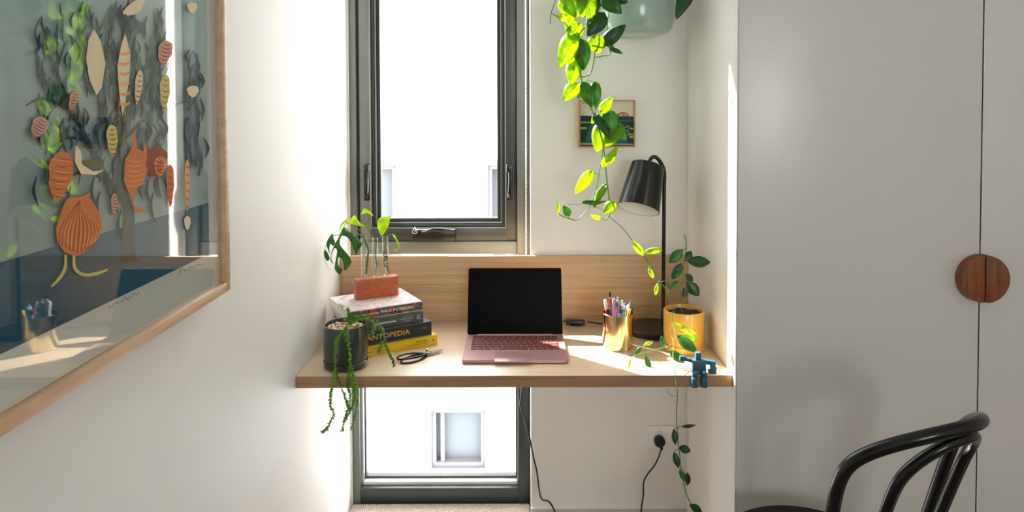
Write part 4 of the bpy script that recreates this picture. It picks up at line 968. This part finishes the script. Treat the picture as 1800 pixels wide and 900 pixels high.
# ================================================================== BLIND with bead chain
bl = root('roller_blind', (-.27, 2.572, 2.42), 'rolled up white roller blind with a long bead chain beside the window', 'blind')
g = MB(); g.tube([(XL+.02, 2.555, 2.51), (.045, 2.555, 2.51)], .026, mat('white_blind_fabric', (228, 228, 224), .8), 24); g.bx(XL+.02, .045, 2.575, 2.577, 2.445, 2.51, mat('white_blind_fabric', (228, 228, 224), .8)); g.build('blind_roll', bl)
g = MB(); g.bx(XL+.001, XL+.02, 2.52, 2.59, 2.47, 2.55, M_WHITE); g.bx(.043, .0525, 2.505, 2.59, 2.47, 2.55, M_WHITE); g.build('bracket', bl)
g = MB(); zc = 2.46; cxb = xx(924.5, 2.56, 300)
k = 0; zlo = zy(470, 2.56)
while zc > zlo:
    g.sphere((cxb, 2.56, zc), .0031, M_WHITE, 8); zc -= .0070; k += 1
g.tube([(cxb, 2.56, 2.46), (cxb, 2.56, zlo)], .0006, M_WHITE, 4)
o = g.build('bead_chain', bl)

# ================================================================== SMALL PICTURE on the back wall
def rect_px(mb, x0, y0, x1, y1, Y, dY, m_):
    a = atY(x0, y1, Y); b = atY(x1, y0, Y); mb.bx(a.x, b.x, Y, Y+dY, a.z, b.z, m_)
sp = root('framed_painting', atY(1067, 259, YB), 'small landscape painting in a thin timber frame behind the hanging vine', 'picture')
a = atY(1018, 259, YB-.02); b = atY(1116.5, 176, YB-.02); ft = .0042; M_FR2 = wood('honey_frame', (196, 140, 82), (166, 108, 56), (30, 30, 30), .45)
g = MB(); ring(g, a.x, b.x, a.z, b.z, ft, YB-.022, YB-.0005, M_FR2); g.build('frame', sp)
g = MB(); YPn = YB-.014; ix0, ix1, iz0, iz1 = a.x+ft, b.x-ft, a.z+ft, b.z-ft
paint = {n: mat('paint_'+n, c, .7, noise=(60, .06)) for n, c in dict(sky=(214, 205, 188), navy=(24, 52, 70), navy2=(38, 82, 104), green=(18, 52, 34), sage=(150, 164, 118), pool=(40, 84, 122), rust=(150, 78, 40), cream=(222, 208, 180), white=(232, 232, 226)).items()}
g.bx(ix0, ix1, YPn, YPn+.012, iz0, iz1, paint['sky'])
def P75(pts, lift, m_):
    vs = [atY(1010+x/7.5, 160+y/7.5, YPn-lift) for x, y in pts]; vs = [Vector((min(max(v.x, ix0), ix1), v.y, min(max(v.z, iz0), iz1))) for v in vs]
    g.add(vs, [tuple(range(len(vs)))], m_, False)
L0 = .0003
P75([(60, 325), (800, 335), (800, 740), (60, 740)], L0, paint['green']); P75([(60, 325), (800, 335), (800, 402), (60, 405)], L0*2, paint['navy'])
P75([(580, 385), (800, 388), (800, 404), (580, 402)], L0*3, paint['navy2']); P75([(60, 405), (260, 405), (260, 420), (60, 424)], L0*3, paint['sage'])
P75([(200, 445), (650, 440), (700, 700), (140, 665)], L0*3, paint['pool']); P75([(60, 680), (800, 695), (800, 712), (60, 712)], L0*4, paint['sage'])
P75([(75, 475), (150, 472), (170, 490), (150, 505), (75, 508)], L0*4, paint['sage']); P75([(730, 485), (800, 485), (800, 505), (735, 505)], L0*4, paint['sage'])
P75([(700, 562), (800, 560), (800, 582), (700, 580)], L0*4, paint['sage']); P75([(715, 592), (800, 590), (800, 622), (730, 620)], L0*4, paint['sage'])
P75([(530, 322), (545, 302), (580, 300), (600, 284), (640, 280), (685, 288), (705, 305), (715, 332)], L0*4, paint['rust'])
for q_ in ([(590, 318), (610, 305), (640, 300), (640, 312), (610, 322)], [(650, 300), (680, 305), (690, 322), (665, 318)]): P75(q_, L0*5, paint['cream'])
for off in (0, 50):
    g.tube([atY(1010+x/7.5, 160+(y+off)/7.5, YPn-.0012) for x, y in ([(635, 510), (680, 470), (705, 465), (720, 500)] if not off else [(655, 505), (680, 470), (705, 470), (712, 500)])], .0006, paint['white'], 5, smooth_path=3)
for k in range(4): P75([(95+k*18, 158), (107+k*18, 158), (107+k*18, 166), (95+k*18, 166)], L0, paint['green'])
g.build('painting', sp)

# ================================================================== LARGE FRAMED PRINT on the left wall
XG = -.573
lpn = root('framed_print', (XL, .86, 1.1), 'large oak framed seashell tree print behind glass on the left wall', 'picture')
fy1 = atX(405.5, 511, XL+.042).y; fz0 = atX(405, 509, XL+.042).z; fz1 = fz0+1.02; fy0 = fy1-1.32; FWd = .018
g = MB(); X0, X1 = XL+.001, XL+.042
g.bx(X0, X1, fy1-FWd, fy1, fz0, fz1, M_OAKF, .001); g.bx(X0, X1, fy0, fy0+FWd, fz0, fz1, M_OAKF, .001)
g.bx(X0, X1, fy0+FWd, fy1-FWd, fz0, fz0+FWd, M_OAKF, .001); g.bx(X0, X1, fy0+FWd, fy1-FWd, fz1-FWd, fz1, M_OAKF, .001)
g.build('frame', lpn)
XM = XG-.006
g = MB(); g.bx(X0, XM, fy0+FWd*.5, fy1-FWd*.5, fz0+FWd*.5, fz1-FWd*.5, mat('white_mat_board', (226, 224, 218), .9)); 
M_PENC = mat('pencil_mark', (130, 128, 124), .9)
def PXg(x, y, lift=.0): return atX(x, y, XM+lift)
def scrib(x0, y0, x1, y1, n, amp, seed):
    r = random.Random(seed); pts = [PXg(x0+(x1-x0)*k/n, y0+(y1-y0)*k/n+r.uniform(-amp, amp), .0004) for k in range(n+1)]; g.tube(pts, .0004, M_PENC, 4, smooth_path=3)
scrib(190, 540, 245, 515, 16, 4, 1); scrib(312, 478, 358, 464, 14, 4, 2)
g.build('mat_board', lpn)
pm_ = {n: mat('ink_'+n, c, .85, noise=(40, .10)) for n, c in dict(sky=(186, 204, 207), sea=(24, 84, 112), sea2=(60, 120, 145), trunk=(46, 45, 42), leaf=(40, 58, 68), leaf2=(84, 104, 110), orange=(206, 118, 60), orange2=(232, 158, 92), dark=(150, 78, 40), cream=(224, 208, 170), yellow=(206, 196, 110), pink=(206, 160, 140), olive=(110, 108, 70)).items()}
py1 = atX(365, 300, XM).y; pz0 = atX(365, 447, XM).z; py0 = fy0+.10; pz1 = fz1-.10
g = MB(); XP = XM+.0006; g.bx(XM-.0002, XP, py0, py1, pz0, pz1, pm_['sky'])
# sea
hz = atX(365, 357, XP).z; hz0 = atX(0, 462, XP).z
def inside(v): return Vector((v.x, min(max(v.y, py0), py1), min(max(v.z, pz0), pz1)))
lift = [0.00015]
def poly(pts, m_, dl=.00004):
    lift[0] += dl; vs = [inside(atX(x, y, XP)) for x, y in pts]
    for v in vs: v.x = XP+lift[0]
    g.add(vs, [tuple(range(len(vs)))], m_, False)
X_ = XP+.0001; g.add([Vector((X_, py0, pz0)), Vector((X_, py1, pz0)), Vector((X_, py1, hz)), Vector((X_, (py0+py1)/2, (hz+hz0)/2+.004)), Vector((X_, py0, hz0))], [(0, 1, 2, 3, 4)], pm_['sea'], False)
rr = random.Random(5)
def strip(pts, ws, m_):
    """tapered painted stroke; pts in picture px"""
    P, R_ = catmull([Vector((a, b, 0)) for a, b in pts], ws, 4); lift[0] += .000012
    L_, Rr = [], []
    for k, p in enumerate(P):
        t = (P[min(k+1, len(P)-1)]-P[max(k-1, 0)]); t = t.normalized() if t.length > 1e-6 else Vector((0, 1, 0)); n_ = Vector((-t.y, t.x, 0))
        L_.append(p+n_*R_[k]/2); Rr.append(p-n_*R_[k]/2)
    vs = [inside(atX(p.x, p.y, XP)) for p in L_+Rr]
    for v in vs: v.x = XP+lift[0]
    n_ = len(P); g.add(vs, [(k, k+1, n_+k+1, n_+k) for k in range(n_-1)], m_, False)
for k in range(120):     # flecks on the sea
    x = rr.uniform(0, 360); y = 458-.28*x+rr.uniform(6, 130-.14*x)
    if y < 600-.44*x-6: strip([(x, y), (x+rr.uniform(4, 9), y-rr.uniform(1, 4))], [1.0, .6], pm_['sea2'])
T_ = 1/2.143
def c1(L_): return [(x*T_, y*T_) for x, y in L_]
strip(c1([(480, 985), (478, 900), (482, 800), (455, 740), (400, 680), (360, 600), (320, 530), (270, 480)]), [30, 22, 18, 16, 13, 10, 7, 4], pm_['trunk'])
for br, w0 in (([(455, 740), (440, 600), (470, 500), (495, 380), (500, 250), (470, 120), (480, 0)], 14), ([(470, 520), (540, 450), (580, 480), (600, 520)], 6), ([(400, 680), (330, 650), (270, 660), (240, 700)], 8), ([(320, 530), (250, 520), (180, 560)], 6),
               ([(495, 380), (430, 300), (400, 200), (420, 60)], 8), ([(500, 300), (580, 220), (620, 120)], 7), ([(360, 600), (300, 480), (230, 400), (150, 370), (90, 400)], 8), ([(280, 450), (200, 250), (170, 180), (150, 60)], 7), ([(700, 420), (745, 340), (740, 200)], 3), ([(500, 650), (560, 640), (600, 660)], 5), ([(640, 400), (720, 380), (745, 430)], 4), ([(230, 400), (210, 280), (240, 160)], 5)):
    strip(c1(br), [w0*(1-.75*k/(len(br)-1)) for k in range(len(br))], pm_['trunk'])
for k in range(330):
    x = rr.uniform(120, 620) if k < 290 else rr.uniform(690, 755); y = rr.uniform(0, 640) if x < 620 else rr.uniform(180, 600)
    if x < 620 and rr.random() < .35: x = rr.uniform(380, 620); y = rr.uniform(0, 560)
    ln = rr.uniform(50, 110); bend = rr.uniform(-22, 22)
    if y+ln > 860-.2*x+60: continue
    strip(c1([(x, y), (x+bend, y+ln*.5), (x+bend*.3, y+ln)]), [1.5, rr.uniform(4, 7), .8], pm_['leaf'] if rr.random() < .6 else pm_['leaf2'])
for (x, y) in ((250, 760), (340, 720), (400, 700), (430, 760), (520, 700), (550, 720), (590, 690), (120, 720), (360, 780), (610, 650), (565, 780), (440, 850), (235, 680)):
    strip(c1([(x, y-60), (x-12, y), (x+6, y+60)]), [2, 7, 1], pm_['leaf'])
def ell(cx, cy, a, b, rot=0, n=20, pinch=0): 
    out = []
    for k in range(n):
        t = 2*PI*k/n; x, y = a*math.cos(t), b*math.sin(t); x *= 1+pinch*math.sin(t); out.append((cx+x*math.cos(rot)-y*math.sin(rot), cy+x*math.sin(rot)+y*math.cos(rot)))
    return out
_ell = ell
def ell(cx, cy, a, b, rot=0, n=20, pinch=0):      # a spindle shell outline, its whorls drawn after it
    out = []
    for k in range(n):
        t = 2*PI*k/n; y = b*math.sin(t); x = a*math.cos(t)*(1-.35*math.sin(t))*(1+.10*math.cos(7*t)); out.append((cx+x*math.cos(rot)-y*math.sin(rot), cy+x*math.sin(rot)+y*math.cos(rot)))
    if b > 35: BANDS.append((cx, cy, a, b, rot))
    return out
BANDS = []
# scallop with ribs and two trailing straps
strip(c1([(230, 960), (228, 1010), (205, 1050), (175, 1080)]), [4, 6, 6, 3], pm_['yellow']); strip(c1([(262, 960), (265, 1010), (300, 1035), (350, 1030), (390, 1015)]), [4, 6, 6, 6, 3], pm_['yellow'])
poly(c1([(240, 745), (225, 765), (205, 820), (193, 860), (198, 910), (225, 950), (265, 965), (305, 950), (345, 915), (368, 860), (362, 810), (340, 770), (320, 745), (325, 725), (290, 740)]), pm_['orange'])
for k in range(11):
    a = -0.95+1.9*k/10; strip(c1([(282, 755), (282+95*math.sin(a)*.9, 850+10*math.cos(a)), (282+100*math.sin(a)*.82-8, 955-40*abs(math.sin(a)))]), [.8, 1.4, 2.2], pm_['dark'])
    strip(c1([(284, 760), (288+90*math.sin(a)*.9, 850+10*math.cos(a)), (288+92*math.sin(a)*.82-8, 945-40*abs(math.sin(a)))]), [.5, 1.2, 2], pm_['orange2'])
poly(c1(ell(208, 665, 45, 95, .15)), pm_['orange']); 
for k in range(7): strip(c1([(175+k*3, 600+k*22), (215, 605+k*22), (248-k*3, 612+k*20)]), [1, 2.5, 1], pm_['orange2'])
poly(c1([(455, 600), (480, 560), (492, 480), (500, 560), (525, 570), (532, 520), (540, 590), (545, 640), (520, 690), (495, 720), (485, 770), (540, 800), (495, 800), (475, 740), (450, 680)]), pm_['orange'])
for k in range(6): strip(c1([(460, 600+k*20), (495, 610+k*18), (530, 600+k*18)]), [1, 2, 1], pm_['orange2'])
poly(c1(ell(572, 610, 38, 58, .3)), pm_['dark']); poly(c1(ell(588, 628, 22, 40, .1)), pm_['orange2']); poly(c1(ell(588, 630, 12, 24, .1)), pm_['orange'])
poly(c1([(455, 125), (475, 200), (470, 300), (458, 370), (445, 440), (432, 350), (425, 250), (440, 170)]), pm_['cream'])
for k in range(6): strip(c1([(432, 200+k*38), (452, 205+k*38), (472, 198+k*38)]), [4, 6, 4], pm_['orange2'])
poly(c1([(335, 110), (360, 150), (380, 240), (365, 330), (345, 360), (318, 300), (305, 220), (315, 150)]), pm_['cream']); poly(c1(ell(405, 530, 20, 60, -.05)), pm_['yellow'])
poly(c1(ell(505, 330, 14, 65, .1)), pm_['cream']); poly(c1(ell(605, 200, 26, 48, .2)), pm_['pink']); poly(c1(ell(605, 350, 18, 70, .05)), pm_['yellow']); poly(c1(ell(712, 345, 22, 22)), pm_['cream']); poly(c1(ell(710, 30, 18, 20)), pm_['cream']); poly(c1(ell(490, 30, 45, 22, -.6)), pm_['cream'])
poly(c1([(265, 545), (285, 570), (290, 620), (330, 645), (375, 640), (340, 660), (285, 655), (262, 610)]), pm_['cream']); poly(c1(ell(330, 620, 42, 16, .15)), pm_['olive']); poly(c1(ell(690, 700, 8, 100, 0)), pm_['orange2']); poly(c1(ell(125, 480, 30, 42, .5)), pm_['pink']); poly(c1(ell(255, 380, 16, 40, .3)), pm_['pink']); poly(c1(ell(625, 700, 14, 80, 0)), pm_['orange'])
poly(c1(ell(412, 770, 12, 42, 0)), pm_['pink']); poly(c1(ell(690, 840, 12, 26)), pm_['cream'])
for (bx_, by_, a, b, rot) in BANDS:
    for k in range(6):
        v = -.75+1.5*k/5; hw = a*math.sqrt(1-v*v)*.85; q = []
        for j in range(3):
            x, y = hw*(j-1), b*v+(6 if j == 1 else 0); q.append((bx_+x*math.cos(rot)-y*math.sin(rot), by_+x*math.sin(rot)+y*math.cos(rot)))
        strip(c1(q), [.6, 2.0, .6], pm_['dark'])
g.build('print', lpn, sharp=180)
g = MB(); g.bx(XG-.0015, XG+.0005, fy0+FWd, fy1-FWd, fz0+FWd, fz1-FWd, glass('picture_glass', (252, 254, 253), 1.55, 0, 0.95)); g.build('glass', lpn)

# ================================================================== BENTWOOD CHAIR
M_CH = mat('black_lacquered_beech', (7, 8, 8), .25, spec=.3, coat=.25, coat_rough=.12)
cx, cy, th_, k0, lean, a_o, L_o, t_o, bend_, a_i, L_i, t_i, dish = 0.7112, 1.6391, -1.123, 0.1902, 0.3026, 0.1782, 0.4478, 0.7142, 0.0774, 0.1031, 0.4219, 1.2046, 3.2454
w_ = Vector((math.cos(th_), math.sin(th_), 0)); u_ = Vector((-w_.y, w_.x, 0)); SH_ = .472
scx = Vector((.672, 1.608, 0))
ch = root('bentwood_chair', (scx.x, scx.y, 0), 'black bentwood chair with a double hoop back before the wardrobe', 'chair')
def hoop(a, L_, tp__, r):
    hs = L_-a*tp__; S = [(-a*(.82+.18*k/8), hs*k/8) for k in range(9)]+[(a*math.cos(t), hs+a*tp__*math.sin(t)) for t in [PI-PI*k/24 for k in range(1, 24)]]+[(a*(.82+.18*k/8), hs*k/8) for k in range(8, -1, -1)]
    P = [Vector((cx, cy, 0))+w_*(k0+math.sin(lean)*t+bend_*t*t-dish*s*s)+u_*s+Vector((0, 0, .46+t*math.cos(lean))) for s, t in S]
    for _ in range(5): P = [P[0]]+[(P[k-1]+P[k]*2+P[k+1])/4 for k in range(1, len(P)-1)]+[P[-1]]
    g = MB(); g.tube(P, r, M_CH, 16, smooth_path=2); return g, P
g, Pout = hoop(a_o, L_o, t_o, .0135)
for e, sgn in ((Pout[0], -1), (Pout[-1], 1)):   # the hoop runs on down as the rear legs
    f = e+Vector((0, 0, -.455))+w_*.06+u_*sgn*.03; f.z = 0.0205
    g.tube([e+Vector((0, 0, .004)), e+Vector((0, 0, -.12))+w_*.004, (e+f)/2+w_*-.004, f], [.0135, .0150, .0145, .0115], M_CH, 14, smooth_path=5)
g.build('back_hoop', ch)
g, Pin = hoop(a_i, L_i, t_i, .0115); g.build('inner_hoop', ch)
g = MB(); SR = .200
g.lathe([(0, SH_-.006), (SR-.035, SH_-.008), (SR-.02, SH_-.002), (SR-.008, SH_+.001), (SR, SH_-.008), (SR+.002, SH_-.02), (SR-.004, SH_-.034), (SR-.03, SH_-.036), (SR-.04, SH_-.014), (0, SH_-.012)], M_CH, (scx.x, scx.y, 0), 64); g.build('seat', ch)
fd = -w_
for sgn in (-1, 1):
    b0 = scx+fd*.13+u_*sgn*.13; f = scx+fd*.17+u_*sgn*.17+Vector((0, 0, .0205)); g = MB(); g.tube([b0+Vector((0, 0, SH_-.03)), (b0+f)/2+Vector((0, 0, .23)), f], [.017, .015, .011], M_CH, 14, smooth_path=5); g.build('leg', ch)
g = MB(); g.tube([scx+Vector((.155*math.cos(t), .155*math.sin(t), .21)) for t in [2*PI*k/32 for k in range(32)]], .009, M_CH, 10, closed=True); g.build('leg_ring', ch)
